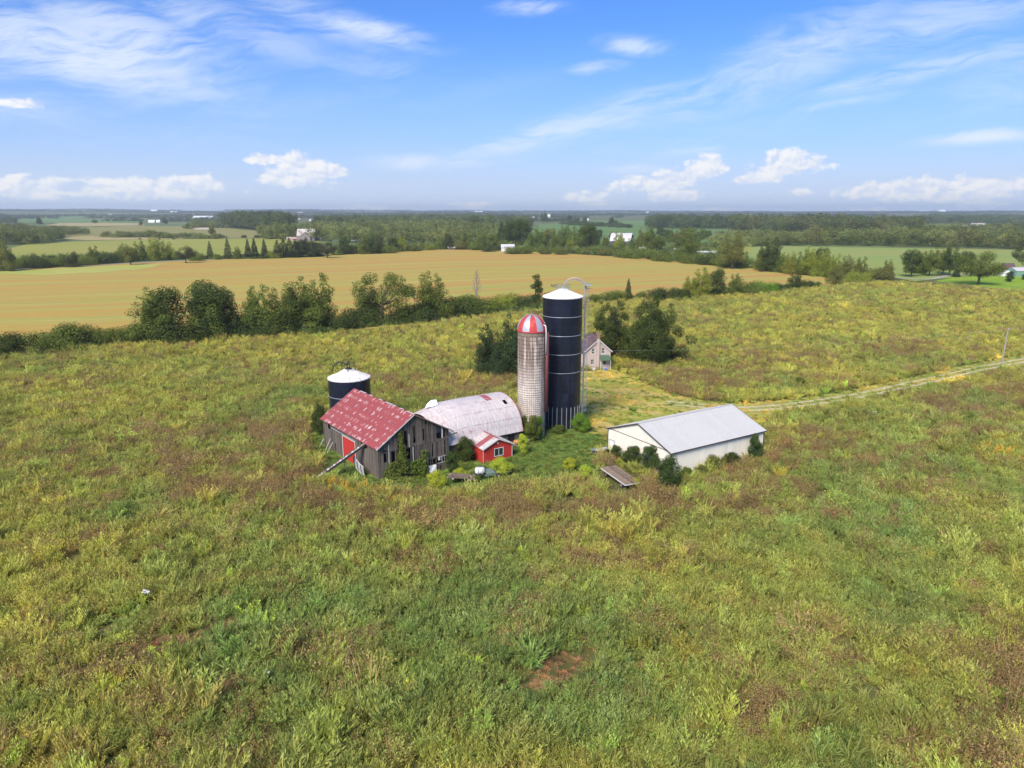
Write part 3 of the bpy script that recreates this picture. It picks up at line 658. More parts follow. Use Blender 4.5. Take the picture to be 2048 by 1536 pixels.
def tree(kind, px, by, hp, leaf=None, label=None, name='tree', cat='tree', group=None, wsc=1.0, rz=None, hm=None, trunk=True):
    x_, y_, _ = gnd(px, by); z_ = float(terr(x_, y_)); h_ = hm or 1.08 * hp / pxpm(y_)
    e = empty(name, (x_, y_, z_ - .05), RS.uniform(0, 6.28) if rz is None else rz, label, cat, group); e.scale = (h_*wsc, h_*wsc, h_)
    if kind == 'dead':
        link('branches', DEAD, e); return e
    cm, tm = KIND[kind]
    c = link('crown', cm, e)
    if leaf: c.material_slots[0].link = 'OBJECT'; c.material_slots[0].material = LEAF[leaf]
    if trunk: link('trunk', tm, e)
    return e
# near hedge between the meadow and the golden field, left to right
G1 = None
near = [
 ('bush1',-60,712,52,'dark','dark bush at the left end of the meadow hedge, cut by the picture edge'),
 ('bush1',30,708,50,'dark','low dark bush at the far left of the meadow hedge'),('bush0',95,700,48,'mid','second rounded green bush of the left hedge stretch'),
 ('bush1',140,696,56,'mid','tallest bush in the middle of the left hedge stretch'),('bush0',165,692,46,'dark','dark bush right of the tallest one in the left stretch'),
 ('bush0',205,688,42,'mid','last green bush before the gap in the left hedge'),('bush2',247,684,14,'dark','tiny lone bush standing in the gap of the left hedge'),
 ('full0',315,683,98,'mid','tall bushy tree with a lighter left side, first of the left clump'),('cedar1',335,682,112,'dark','pointed dark tree rising behind the first clump tree'),('bush0',285,682,48,'mid','low green skirt bush at the left foot of the clump'),
 ('bush0',372,680,62,'dark','dark bush filling the gap between the two left clumps'),
 ('full1',412,676,98,'mid','broad tree with a thin top shoot in the second left clump'),('dec2',428,676,112,'dark','slim dark tree poking out of the second left clump'),('full0',452,672,88,'dark','dark tree at the right side of the second clump'),
 ('bush0',484,672,52,'dark','dark low bush linking second and third hedge clumps'),
 ('full1',522,669,90,'mid','rounded green tree starting the third hedge clump'),('bush0',545,668,52,'dark','dark skirt bush under the third clump'),('full0',570,665,88,'mid','middle green tree of the third hedge clump'),
 ('dec3',600,663,88,'dark','darker tree just left of the tallest one in the third clump'),('full1',636,661,102,'mid','tallest tree at the right end of the third clump'),('bush0',664,660,42,'dark','dark bush sloping down at the right end of the third clump'),
 ('bush0',716,649,44,'dark','dark bush at the left foot of the open oak'),('open0',766,645,98,'mid','open airy tree with gaps showing the golden field'),('dec1',735,646,66,'dark','dark tree tucked to the left of the open airy tree'),('bush0',812,642,42,'dark','dark bush right of the open airy tree'),
 ('full0',862,637,86,'mid','sunlit tree with a hooked top over the hedge'),('bush0',838,640,40,'dark','dark bush under the tree with the hooked top'),('bush0',892,634,50,'dark','dark shrub right of the tree with the hooked top'),
 ('bush1',930,629,45,'mid','wide green bush left of the bare dead tree'),('dead',954,610,66,None,'bare dead tree rising above the hedge bushes'),('bush0',970,624,40,'mid','green bush at the foot of the bare dead tree'),
 ('bush0',1018,617,36,'light','light green bush between dead tree and pointed cedar'),('bush0',1050,614,32,'dark','dark bush at the foot of the pointed cedar'),('cedar0',1071,612,62,'dark','narrow pointed cedar just left of the tall blue silo'),('bush0',1100,612,34,'dark','dark bush hidden behind the tall blue silo'),
 ('bush0',1192,606,22,'mid','small round bush right of the silo ladder'),('bush0',1228,603,28,'mid','green bush left of the crooked cedar'),('spruce0',1256,602,40,'dark','small crooked cedar in the hedge above the house'),('bush2',1283,600,17,'mid','very small bush right of the crooked cedar'),
 ('bush1',1322,600,28,'dark','low dark bush starting the right hedge stretch'),('bush0',1352,597,28,'dark','second dark bush of the right hedge stretch'),('full0',1378,596,40,'light','light yellow green tree in the right hedge stretch'),
 ('full1',1403,595,54,'light','taller yellow green tree beside the dark hedge tree'),('cedar1',1432,594,58,'dark','dark rounded tree, tallest of the right hedge stretch'),('full0',1470,590,40,'mid','green tree right of the tallest dark one'),('bush1',1500,588,28,'mid','long low bush in the right hedge stretch'),
 ('bush0',1532,585,29,'bright','bright green bush near the end of the right stretch'),('bush1',1552,584,20,'dark','low dark bush at the end of the right stretch'),('full1',1590,580,34,'dark','round dark tree standing alone after the right stretch'),('bush0',1616,576,20,'dark','small dark bush right of the lone round tree'),
 ('full0',1671,568,36,'olive','olive round tree at the narrow end of the golden field'),('bush0',1722,565,28,'light','pale yellow green bush near the gravel lane'),
]
for k, px, by, hp, lf, lb in near: tree(k, px, by, hp*(1.12 if k.startswith('bush') else 1.05), lf, lb, wsc=1.25 if k.startswith('bush') else 1.1, name='dead_tree' if k == 'dead' else ('bush' if k.startswith('bush') else 'tree'), cat='bush' if k.startswith('bush') else 'tree', group='trees and bushes in the meadow hedge')
# around the farmstead
yard_t = [
 ('maple0',1302,726,138,'dark','largest dark maple standing right of the pink farmhouse'),('maple1',1219,714,118,'dark','ragged dark maple standing directly behind the pink farmhouse'),
 ('bush0',1352,724,30,'brownish','low dark branches spreading right of the large maple'),
 ('full1',974,748,96,'spruce','leftmost dark cedar of the clump behind the concrete silo'),('full0',1004,752,88,'spruce','middle cedar of the clump behind the concrete silo'),('dec1',1030,754,118,'spruce','cedar right behind the concrete silo dome'),('bush0',990,752,46,'spruce','dark shrub at the foot of the cedar clump'),
]
for k, px, by, hp, lf, lb in yard_t: tree(k, px, by, hp, lf, lb, name='bush' if k.startswith('bush') else ('cedar_tree' if lf == 'spruce' else 'maple_tree'), cat='bush' if k.startswith('bush') else 'tree', wsc=1.04 if 'maple' in k else .85)
shr = [
 ('shrub0',1336,975,56,'blue','round dense dark green shrub at the front corner of the white shed',.62),('shrub1',1299,943,46,'blue','upright shrub left of the shed corner, against the gable wall',.75),
 ('shrub1',1264,931,36,'dark','dark shrub in the middle of the shed gable wall',.85),('shrub1',1233,918,26,'dark','small dark shrub near the white door of the shed',.7),('shrub1',1213,914,16,'dark','tiny dark shrub beside the stacked metal sheets',.8),
 ('shrub1',1508,921,46,'blue','tall leafy shrub against the far end of the long shed wall',.55),('shrub0',1462,930,24,'dark','low shrub left of the tall one by the long shed wall',.9),('shrub0',1426,938,26,'olive','olive shrub in the middle of the long shed wall',.8),('shrub0',1402,950,20,'olive','low olive shrub near the front of the long shed wall',.8),('shrub1',1373,957,22,'mid','small green shrub just right of the dense round one',.8),
 ('shrub0',1162,862,32,'bright','bright green bush at the right foot of the tall blue silo',.75),('shrub0',1118,864,14,'mid','low bush along the front of the tall blue silo',1.3),
 ('shrub1',1066,882,46,'mid','leafy bush climbing the foot of the concrete silo',.6),('shrub1',1050,876,40,'mid','bush between arched barn and concrete silo',.5),('shrub1',1078,874,40,'bright','light green climber on the right of the concrete silo foot',.42),
 ('shrub1',1012,880,26,'blue','grey green bush behind the red shed roof',.75),
 ('shrub0',930,916,44,'dark','large dark bush left of the red shed',.62),('shrub1',905,936,44,'blue','dark green bush at the right corner of the grey barn',.6),
 ('shrub0',641,868,52,'dark','dark bush at the left end of the red roofed barn',.42),
 ('shrub0',873,968,28,'yellow','yellow green bush in front of the grey barn gable',.95),('shrub0',920,946,20,'yellow','small yellow green bush left of the white tank',1.0),('shrub0',1002,945,28,'yellow','yellow green bush right in front of the red shed',.95),('shrub1',1047,906,34,'yellow','yellow green bush right of the orange barrel',.6),
 ('shrub0',1139,938,22,'yellow','yellow bush in the grass between the barns',.8),('shrub0',1170,957,26,'yellow','larger yellow bush left of the flat wagon',.75),('shrub0',1240,926,10,'yellow','tiny yellow plant beside the wagon head',1.),('shrub0',1272,972,16,'yellow','yellow flowering plant at the wagon tail',.8),
 ('shrub0',858,985,12,'yellow','scattered yellow flowers below the grey barn',1.5),('shrub0',955,960,12,'mid','low green plant under the old trailer',1.0),
 ('shrub0',1183,728,22,'olive','weedy bush at the left foot of the farmhouse',.8),
 ('shrub1',1600,772,16,'mid','leafy green burdock plant beside the farm track',1.2),
]
for k, px, by, hp, lf, lb, ws in shr: tree(k, px, by+2, hp*1.3, lf, lb, name='bush', cat='bush', wsc=ws*1.45, group='bushes around the old buildings')
# far hedge behind the golden field and farm trees: (kind, x, base y, height, leaf, wsc)
row_l = [('full0',-70,545,60,'mid',1),('full1',8,542,62,'olive',1),('bush0',45,536,28,'mid',1),('bush0',75,536,26,'dark',1),('bush0',105,534,26,'mid',1),('full0',147,534,30,'brownish',1.2),('full1',190,528,34,'mid',1),('bush0',225,526,26,'dark',1),('dec2',262,530,38,'olive',1),
 ('full0',250,524,36,'mid',1),('full1',283,522,38,'mid',1),('full0',312,521,46,'light',1),('full1',335,520,36,'light',1),('bush0',180,530,22,'mid',1),('wide0',372,526,34,'brownish',.95),('bush0',398,521,18,'mid',1),('spruce1',421,518,33,'spruce',1),('spruce1',457,518,38,'spruce',1),('full0',475,518,24,'mid',1),
 ('bush0',432,519,12,'mid',1),('spruce0',497,517,36,'spruce',1.2),('spruce0',510,517,38,'spruce',1.2),('spruce0',530,517,36,'spruce',1.2),('bush0',545,516,20,'light',1),
 ('spruce0',556,516,30,'spruce',1.2),('spruce0',568,515,32,'spruce',1.2),('spruce0',580,515,33,'spruce',1.2),('spruce0',592,515,31,'spruce',1.2),('spruce0',603,514,34,'spruce',1.2),('spruce0',614,514,33,'spruce',1.2),('spruce0',625,514,34,'spruce',1.2),('spruce0',637,513,31,'spruce',1.2),
 ('wide0',655,516,33,'brownish',.9),('full0',672,510,24,'mid',1),('dec3',690,509,36,'dark',1),('full1',710,508,20,'mid',1),('full0',728,508,38,'mid',1),('dec1',742,508,38,'dark',1),('full0',760,506,30,'brownish',1),('bush0',778,506,20,'mid',1),('dec2',785,504,30,'dark',1),('full1',806,503,30,'light',1),('bush0',825,502,18,'mid',1),('bush0',842,500,16,'light',1),('bush0',862,500,15,'light',1),
 ('full0',882,499,24,'mid',1),('dec1',898,499,34,'dark',1),('bush0',915,499,22,'olive',1),('full1',932,499,34,'mid',1),('bush0',948,500,22,'mid',1),('full0',962,500,38,'mid',1),('dec2',985,502,34,'mid',1),('bush0',975,503,18,'dark',1)]
row_m = [('spruce1',1003,492,44,'dark',1.2),('dec3',1018,494,52,'dark',1),('cedar1',1032,494,56,'dark',1),('cedar1',1045,497,62,'dark',1),('full1',1062,502,36,'mid',1),('dec1',1078,500,44,'mid',1),('dec2',1098,498,42,'olive',1),('full0',1112,502,34,'mid',1),('dec3',1130,500,48,'mid',1),('full1',1142,504,28,'light',1),('dec1',1158,502,52,'mid',1),('dec2',1172,502,54,'dark',1),('dec3',1185,502,52,'dark',1),
 ('bush0',1020,508,20,'mid',1),('bush0',1050,508,18,'mid',1),('bush0',1085,508,18,'mid',1),('bush0',1122,509,16,'mid',1),('bush0',1165,508,18,'mid',1),('bush0',1185,509,20,'olive',1),('bush0',1205,511,18,'olive',1),('dec2',1198,478,20,'dark',1),('wide0',1224,480,16,'brownish',.8),('wide0',1250,478,14,'brownish',.8),
 ('full1',1236,506,42,'light',1),('dec1',1212,498,26,'mid',1),('full0',1262,508,32,'mid',1),('dec1',1284,500,42,'olive',1),('dec3',1300,508,52,'mid',1),('dec2',1320,506,36,'mid',1),('dec2',1320,478,24,'dark',1),('dec2',1334,484,26,'dark',1),('dec1',1345,494,36,'mid',1),('open0',1368,496,42,'olive',1),('full0',1378,520,62,'mid',1),('open0',1392,494,40,'mid',1),('wide0',1402,478,16,'dark',1),('dec2',1415,480,20,'dark',1),
 ('bush0',1240,515,20,'mid',1.2),('bush0',1270,517,22,'mid',1.2),('bush1',1300,519,22,'mid',1),('bush0',1330,522,22,'mid',1.2),('bush1',1358,524,22,'mid',1),('bush0',1390,527,22,'mid',1.2),('bush0',1418,529,22,'dark',1.2),('full0',1440,530,30,'mid',1),('dec1',1464,538,74,'olive',1),('full0',1452,534,50,'mid',1),('bush0',1428,531,20,'mid',1),
 ('full1',1486,536,32,'mid',1),('full0',1520,540,34,'light',1),('full1',1542,543,64,'dark',1),('dec1',1530,530,40,'dark',1),('full0',1562,545,38,'mid',1)]
row_r = [('full0',1580,548,42,'light',1),('full1',1603,550,44,'mid',1),('dec1',1620,551,56,'light',1),('full0',1643,553,50,'light',1),('dec2',1640,548,54,'dark',.8),('full1',1668,556,46,'light',1),('full0',1692,558,46,'olive',1),('full1',1720,560,44,'olive',1),('bush0',1745,561,34,'olive',1),('full0',1772,561,40,'olive',1),('full1',1658,556,34,'mid',1),
 ('dec2',1822,554,56,'dark',1),('dec1',1858,552,54,'mid',1),('full1',1843,547,42,'mid',1),('dec3',1898,552,58,'dark',.9),('dec2',1932,545,44,'dark',.9),('dec1',1885,548,58,'olive',.8),('spruce1',1912,554,22,'spruce',1.5),('wide0',1956,570,68,'mid',1.15),('cedar1',2018,564,24,'spruce',1.2),('open0',2052,540,50,'brownish',1),('cedar1',2049,560,14,'spruce',1.6),('dec1',2110,560,60,'mid',1)]
def words(k, lf):
    a = dict(mid='green', dark='dark green', brownish='dark brownish', light='light green', yellow='yellow green', spruce='dark', olive='olive green', blue='green', bright='bright green', wood='green')[lf]
    b = 'bush' if 'bush' in k else 'spruce' if 'spruce' in k else 'cedar' if 'cedar' in k else 'open airy tree' if 'open' in k else 'round wide tree' if 'wide' in k else 'slim tree' if k in ('dec2',) else 'leafy tree'
    return a + ' ' + b
SPOT = [(-999,'left of everything, beyond the picture edge'),(0,'at the far left end of the hedge behind the golden field'),(120,'left part of the hedge behind the golden field'),(240,'in the bushy left stretch beyond the golden field'),(345,'near the two single spruces beyond the golden field'),(485,'at the start of the spruce row beyond the golden field'),(550,'in the spruce row below the grey far barn'),(650,'right of the spruce row beyond the golden field'),
        (775,'below the far bungalow at the golden field edge'),(870,'at the crest of the golden field'),(1000,'behind the small white roofed shed'),(1055,'in the grove above the tall blue silo'),(1120,'in the right half of the grove above the silo'),(1195,'left of the big far barn'),(1255,'in front of the big far barn'),(1310,'right of the big far barn'),(1385,'near the pale trailers by the far farm'),(1450,'by the white car behind the golden field'),(1570,'in the light tree row left of the right crop field'),(1650,'in the right half of the light tree row'),(1800,'beside the curving gravel lane'),(1905,'on the bright lawn at the right edge'),(2040,'at the right picture edge behind the green roofed shed')]
cnt = {}
allrows = [(t_, 'trees along the far edge of the golden field') for t_ in row_l] + [(t_, 'trees around the far farm') for t_ in row_m] + [(t_, 'trees by the right crop field and lawn') for t_ in row_r]
labs = []
for (k, px, by, hp, lf, ws), g_ in allrows:
    wd = words(k, lf); spot = [s for a, s in SPOT if px >= a][-1]
    size = 'tall ' if hp > 48 else 'small ' if hp < 21 else ''
    labs.append(size + wd + ' ' + spot)
from collections import Counter
cc = Counter(labs); seen = Counter(); ordn = ['leftmost', 'second', 'third', 'fourth', 'fifth', 'sixth', 'seventh', 'eighth', 'ninth', 'tenth']
order = sorted(range(len(labs)), key=lambda i: allrows[i][0][1]); final = list(labs)
for i in order:
    if cc[labs[i]] > 1:
        j = seen[labs[i]]; seen[labs[i]] += 1; wds = labs[i]; final[i] = ('leftmost ' if j == 0 else ordn[min(j, 9)] + ' ') + wds
for ((k, px, by, hp, lf, ws), g_), lb in zip(allrows, final):
    if 'spruce0' == k and 540 < px < 650: k, ws, hp = ('cedar1', 1.5, hp*RS.uniform(.9, 1.12)) if px % 2 else ('spruce1', 1.5, hp*1.1)
    if k.startswith('bush'): ws *= 1.2; hp *= 1.1
    tree(k, px, by, hp, lf, ' '.join(lb.split()[:16]), name='bush' if 'bush' in k else 'spruce_tree' if 'spruce' in k else 'tree', cat='bush' if 'bush' in k else 'tree', wsc=ws, group=g_)
# mid-distance single bushes and trees on the left farmland
mid = [('dec1',80,451,17,'dark','lone dark tree on the far left farmland'),('bush0',105,462,14,'dark','dark bush right below the lone dark tree'),('wide0',190,448,10,'dark','domed dark tree alone between two far fields'),('bush0',215,474,16,'olive','olive bush at the left end of the scrub line'),('bush0',242,470,12,'olive','small olive bush in the scrub line'),
 ('bush0',300,474,20,'olive','tall olive bush in the middle of the scrub line'),('bush1',318,476,14,'olive','long olive bush in the middle of the scrub line'),('bush0',335,477,14,'mid','green bush in the scrub line'),('bush0',378,476,10,'dark','small dark bush in the scrub line'),('dec1',424,472,22,'olive','taller tree sticking up from the scrub line'),('bush1',428,478,13,'olive','wide bush below the taller scrub tree'),('bush1',402,477,12,'mid','green bush left of the taller scrub tree'),
 ('bush0',490,476,9,'dark','tiny dark bush right of the scrub line'),('bush0',513,476,9,'dark','last tiny bush at the right of the scrub line'),('dec1',282,452,11,'dark','dark tree left of the far white farmyard'),('dec1',330,449,15,'dark','dark tree right of the far white farmyard'),('bush1',378,459,14,'dark','dark bush left of the long far barn'),
 ('bush1',1232,452,14,'dark','dark clump on the crest of the green hill'),('dec1',1088,444,20,'dark','dark round tree on the horizon above the green hill'),('dec1',1222,452,20,'dark','dark tree at the back of the green hill'),('dec2',1140,446,16,'dark','left tree on the green hill crest'),('dec1',1155,448,14,'dark','middle tree on the green hill crest'),('dec2',1170,448,14,'dark','right tree on the green hill crest'),
 ('bush0',280,479,4,'dark','dark hay bale sized bush at the tan strip'),('bush0',318,479,4,'dark','second dark bush on the tan strip'),('bush0',348,479,4.5,'dark','third dark bush on the tan strip')]
for k, px, by, hp, lf, lb in mid: tree(k, px, by, hp, lf, lb, name='bush' if 'bush' in k else 'tree', cat='bush' if 'bush' in k else 'tree', group='single trees on the far farmland')
# far woods that read as one mass
acol = bpy.data.collections.new('wood_kinds')
M_wl = leafmat('wood_leaf', (1, 1, 1), var=.4, hue=.03, trans=.2, attr=True)
for i in range(3):
    c, r_l, q = crown_dec(rs, 12, .36, .52, .44, (.14, .2), 700, .034); acol.objects.link(bpy.data.objects.new('wood_a%d' % i, quads('wa', q, M_wl)))
c, r_l, q = crown_bush(rs, 12, .8, 600, .06, .6); acol.objects.link(bpy.data.objects.new('wood_b0', quads('wb', q, M_wl)))
acol.objects.link(bpy.data.objects.new('wood_c0', quads('wc', crown_con(rs, 500, .22, .05, 8), M_wl)))
def wood(name, poly, sp, h_, label, tint=(.07, .092, .03), mixc=(.10, .105, .035), kinds=(0, 1, 2), jitter=.45, seed=0):
    P = np.array(PX(poly)); x0, y0 = P.min(0); x1, y1 = P.max(0)
    nx, ny = max(int((x1-x0)/sp), 1), max(int((y1-y0)/sp), 1)
    gx, gy = np.meshgrid(x0 + (np.arange(nx)+.5)*sp, y0 + (np.arange(ny)+.5)*sp); gx = gx.ravel() + RS.uniform(-.5, .5, gx.size)*sp; gy = gy.ravel() + RS.uniform(-.5, .5, gy.size)*sp
    k = inpoly(gx, gy, [tuple(p) for p in P]); gx, gy = gx[k], gy[k]; n_ = len(gx)
    if n_ == 0: return
    hh = h_ * RS.uniform(1-jitter, 1+jitter*.5, n_) * (.75 + .5*fbm(gx, gy, sp*6, 2, seed)); r_ = RS.uniform(size=(n_, 1))
    ti = (np.array(tint)*(1-r_) + np.array(mixc)*r_) * RS.uniform(.6, 1.4, (n_, 1)) * 1.95
    ww = np.maximum(hh, sp*1.1)
    scatter(name, np.stack([gx, gy, terr(gx, gy)-.3], 1), RS.choice(kinds, n_), np.stack([ww, ww, hh], 1), np.stack([gx*0, gx*0, RS.uniform(0, 6.28, n_)], 1), ti, acol, label)
wood('woods', [(-250,492),(60,490),(110,485),(133,482),(120,474),(60,466),(0,462),(-300,462)], 9, 15, 'dense woods at the left edge beyond the crop field', (.06,.08,.025), (.11,.11,.035))
wood('woods', [(100,473),(175,471),(178,466),(110,462)], 10, 9, 'bushy end of the left woods')
wood('woods', [(-300,448),(0,447),(30,448),(28,440),(-300,438)], 22, 18, 'dark woods on the far left horizon', (.05,.065,.03), (.07,.08,.035))
wood('woods', [(448,456),(512,462),(582,466),(588,452),(560,444),(470,445)], 12, 30, 'dark tall woods above the spruce row', (.045,.06,.022), (.06,.07,.028))
wood('woods', [(520,479),(575,481),(600,478),(640,484),(700,486),(900,489),(1000,486),(1000,470),(900,462),(700,458),(630,458),(620,470),(585,466),(520,474)], 12, 19, 'mixed woods behind the far barn and bungalow', (.075,.098,.03), (.12,.125,.038), (0,1,2,0,1,2,4))
wood('woods', [(630,462),(1060,470),(1060,446),(900,440),(640,444)], 20, 24, 'broad dark woods in the middle distance', (.055,.075,.026), (.075,.085,.03))
wood('woods', [(1290,457.5),(1465,459),(1465,448),(1310,445)], 15, 25, 'dark woods right of the green hill', (.045,.062,.024), (.06,.075,.03))
wood('woods', [(1465,464),(1560,467),(1700,472),(1840,474),(1840,452),(1460,447)], 15, 25, 'large dark woods on the right', (.05,.066,.025), (.085,.085,.03))
wood('woods', [(1570,491.5),(1700,492.5),(1850,494.5),(2050,499),(2500,508),(2500,490),(2050,480),(1840,478),(1640,479),(1560,484)], 10, 17, 'woods along the back of the right crop field', (.065,.085,.028), (.11,.11,.035))
wood('woods', [(1420,496),(1560,492),(1640,479),(1470,470),(1430,478)], 13, 11, 'scrubby woods left of the right crop field', (.085,.10,.033), (.12,.13,.04), (0,1,3))
wood('woods', [(1840,478),(2050,480),(2500,488),(2500,466),(2050,462),(1940,462),(1840,466)], 16, 17, 'woods in front of the far right farm', (.07,.085,.03), (.10,.105,.035))
wood('woods', [(1850,447),(2600,450),(2600,440),(1840,437)], 30, 22, 'far right woods below the horizon', (.05,.068,.028), (.07,.085,.035))
wood('woods', [(1120,450),(1225,456),(1262,457.5),(1262,454),(1200,450),(1150,446)], 13, 9, 'dark hedge on the green hill crest', (.035,.05,.02), (.045,.06,.022))
wood('scrub', [(380,460),(440,458),(455,452),(400,448),(380,452)], 20, 14, 'scrub around the long far barn', kinds=(0,3))
wood('scrub', [(200,475),(440,479),(440,475),(320,471),(200,472)], 16, 7, 'low scrub line across the left farmland', (.085,.10,.035), (.10,.115,.04), (3,))
wood('scrub', [(1195,496),(1300,502),(1400,506),(1460,503),(1440,492),(1200,490)], 14, 7, 'scrub around the far farm buildings', (.08,.11,.03), (.12,.13,.04), (0,3))
wood('scrub', [(0,533),(150,528),(300,520),(400,518),(400,515),(150,521),(0,526)], 6, 7, 'hedge undergrowth behind the golden field', (.06,.085,.025), (.09,.11,.03), (3,))
wood('scrub', [(400,519.5),(560,516.5),(660,512.5),(660,510),(500,512),(400,516)], 7, 4, 'grassy undergrowth below the spruce row', (.07,.09,.028), (.10,.12,.03), (3,))
wood('scrub', [(660,511),(900,498),(1000,501),(1190,510),(1300,516),(1450,530),(1600,546),(1600,541),(1450,522),(1300,508),(1190,503),(1000,494),(900,493),(660,505)], 6.5, 7.5, 'hedge undergrowth around the crest of the golden field', (.065,.09,.025), (.10,.12,.032), (3,))
for (xa, ya, xb, yb) in ((-300, 742, 0, 716), (0, 714, 225, 692), (268, 688, 640, 670), (640, 669, 690, 662), (708, 658, 1000, 629), (1000, 629, 1105, 617), (1180, 608, 1290, 599), (1300, 597.5, 1640, 575)):
    wood('hedge_undergrowth', [(xa, ya+1), (xb, yb+1), (xb, yb-5), (xa, ya-5)], 1.7, 2.6, 'leafy undergrowth along the meadow hedge', (.05,.075,.022), (.08,.10,.028), (3,))
# horizon: staggered tree lines with open land between them, over the far rising ground
yy = [2500, 2900, 3400, 4000, 4700, 5500, 6500, 7700, 9200, 11000, 12500]
HX = []
for i, d_ in enumerate(yy):
    sp_ = max(20, d_ * .0065); xs = np.arange(-1.15*d_, 1.15*d_, sp_); 
    for row in range(3):
        x_ = xs + RS.uniform(-.5, .5, len(xs))*sp_; y_ = d_ + (fbm(xs, xs*0 + i*7, d_*.25, 3, 40+i) - .5)*d_*.35 + row*sp_*.9 + RS.uniform(-.5, .5, len(xs))*sp_
        k = fbm(x_, x_*0 + i*3 + row*.1, d_*.11, 3, 60+i) > (.50 if i < 5 else .40)
        HX.append(np.stack([x_[k], y_[k], np.full(k.sum(), 16 + d_*.0006), np.full(k.sum(), sp_)], 1))
HX = np.concatenate(HX); n_ = len(HX); r_ = RS.uniform(size=(n_, 1))
hh = HX[:, 2]*RS.uniform(.7, 1.25, n_); ww = np.maximum(HX[:, 3]*1.3, hh)
scatter('distant_woods', np.stack([HX[:, 0], HX[:, 1], terr(HX[:, 0], HX[:, 1])-1], 1), RS.choice((0, 1, 2, 3), n_), np.stack([ww, ww, hh], 1), np.stack([hh*0, hh*0, RS.uniform(0, 6.28, n_)], 1),
        1.6*(np.array([.05,.065,.03])*(1-r_) + np.array([.075,.085,.038])*r_), acol, 'tree lines and woods out to the horizon')
# ------------------------------------------------------------------ materials for buildings
M_board = plain('weathered_board', (.135, .110, .088), .95, .6, 5, c2=(.25, .22, .19), thr=(.55, .78), stretch=(3.5, 3.5, .35), bmp=.5, rnd=.65)
M_board_d = plain('old_timber', (.16, .13, .105), .95, .35, 5, stretch=(1, 1, .5), rnd=.4)
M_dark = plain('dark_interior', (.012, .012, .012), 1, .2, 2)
M_trim_w = plain('peeling_white_trim', (.62, .60, .57), .8, .25, 5, c2=(.35, .32, .28), thr=(.58, .7))
M_red = plain('red_paint', (.52, .035, .025), .75, .15, 3, c2=(.40, .045, .035), thr=(.5, .7), stretch=(1, 1, .4), bmp=.1)
M_glass = plain('window_glass', (.03, .04, .045), .12, .1, 2, spec=.6)
M_galv = plain('galvanised_steel', (.42, .43, .45), .45, .2, 3, metal=.35, c2=(.35, .34, .33), thr=(.55, .75))
M_iron = plain('dark_iron', (.045, .04, .038), .7, .3, 6)
M_navy = plain('blue_glass_steel', (.010, .013, .027), .30, .25, 1.2, rnd=.5, spec=.5, c2=(.016, .019, .03), thr=(.5, .7))
M_silver = plain('silver_band', (.34, .36, .39), .4, .1, 3, metal=.3)
M_white = plain('white_cap_sheet', (.80, .80, .79), .5, .06, 2)
M_cream = plain('cream_steel_siding', (.84, .79, .67), .55, .06, 1.2, c2=(.72, .64, .47), thr=(.55, .8), stretch=(2, 2, .3), rnd=.10)
M_roofw = plain('pale_steel_roof', (.55, .535, .505), .6, .09, 1.5, c2=(.46, .445, .42), thr=(.55, .8), rnd=.04)
M_brownt = plain('brown_trim', (.085, .06, .05), .6, .15, 4)
M_conc = None
def worn_red():
    m_, t, b = principled('worn_red_roof')
    co = t.n('ShaderNodeTexCoord').outputs['Object']; x, y, z = t.sep(co)
    rn = t.n('ShaderNodeObjectInfo').outputs['Random']
    # x runs up the slope, y along the ridge: paint has worn off in short streaks on the raised ribs, in rows at the purlins
    xs = t.m('ADD', x, t.m('MULTIPLY', t.noise(t.comb(0., t.m('ADD', y, t.m('MULTIPLY', rn, 40.)), 0.), .6, 2), .5))
    row = t.m('FRACT', t.m('MULTIPLY', xs, 1/1.05)); rowi = t.m('FLOOR', t.m('MULTIPLY', xs, 1/1.05))
    cell = t.m('FLOOR', t.m('MULTIPLY', y, 1/.14))
    wn = t.n('ShaderNodeTexWhiteNoise', noise_dimensions='3D'); t.put(wn.inputs['Vector'], t.comb(cell, rowi, t.m('MULTIPLY', rn, 57.)))
    wr, wg, wb = t.sep(wn.outputs['Color'])
    reg_ = t.noise(t.v('ADD', t.scl(co, (.35, 1, 1)), t.comb(0., t.m('MULTIPLY', rn, 3.), 0.)), .8, 2)
    on = t.m('GREATER_THAN', t.m('ADD', wr, t.m('MULTIPLY', t.m('SUBTRACT', reg_, .5), 1.5)), .78)
    ln = t.m('LESS_THAN', t.m('ABSOLUTE', t.m('SUBTRACT', row, .5)), t.m('ADD', .10, t.m('MULTIPLY', wg, .24)))
    fr = t.m('FRACT', t.m('MULTIPLY', y, 1/.14)); wd = t.m('LESS_THAN', t.m('ABSOLUTE', t.m('SUBTRACT', fr, .5)), t.m('ADD', .22, t.m('MULTIPLY', wb, .26)))
    k = t.m('MULTIPLY', on, t.m('MULTIPLY', ln, wd))
    n_ = t.noise(co, 6, 5, .7); k = t.m('MULTIPLY', k, t.step(n_, .38, .5))
    base = t.mix(t.step(t.noise(co, 1.2, 4), .35, .7), (.37, .085, .082), (.30, .068, .066))
    t.put(b.inputs['Base Color'], t.mix(k, base, (.72, .64, .62))); b.inputs['Roughness'].default_value = .55
    bump(t, b, n_, .15, .02); return m_
M_redroof = worn_red()
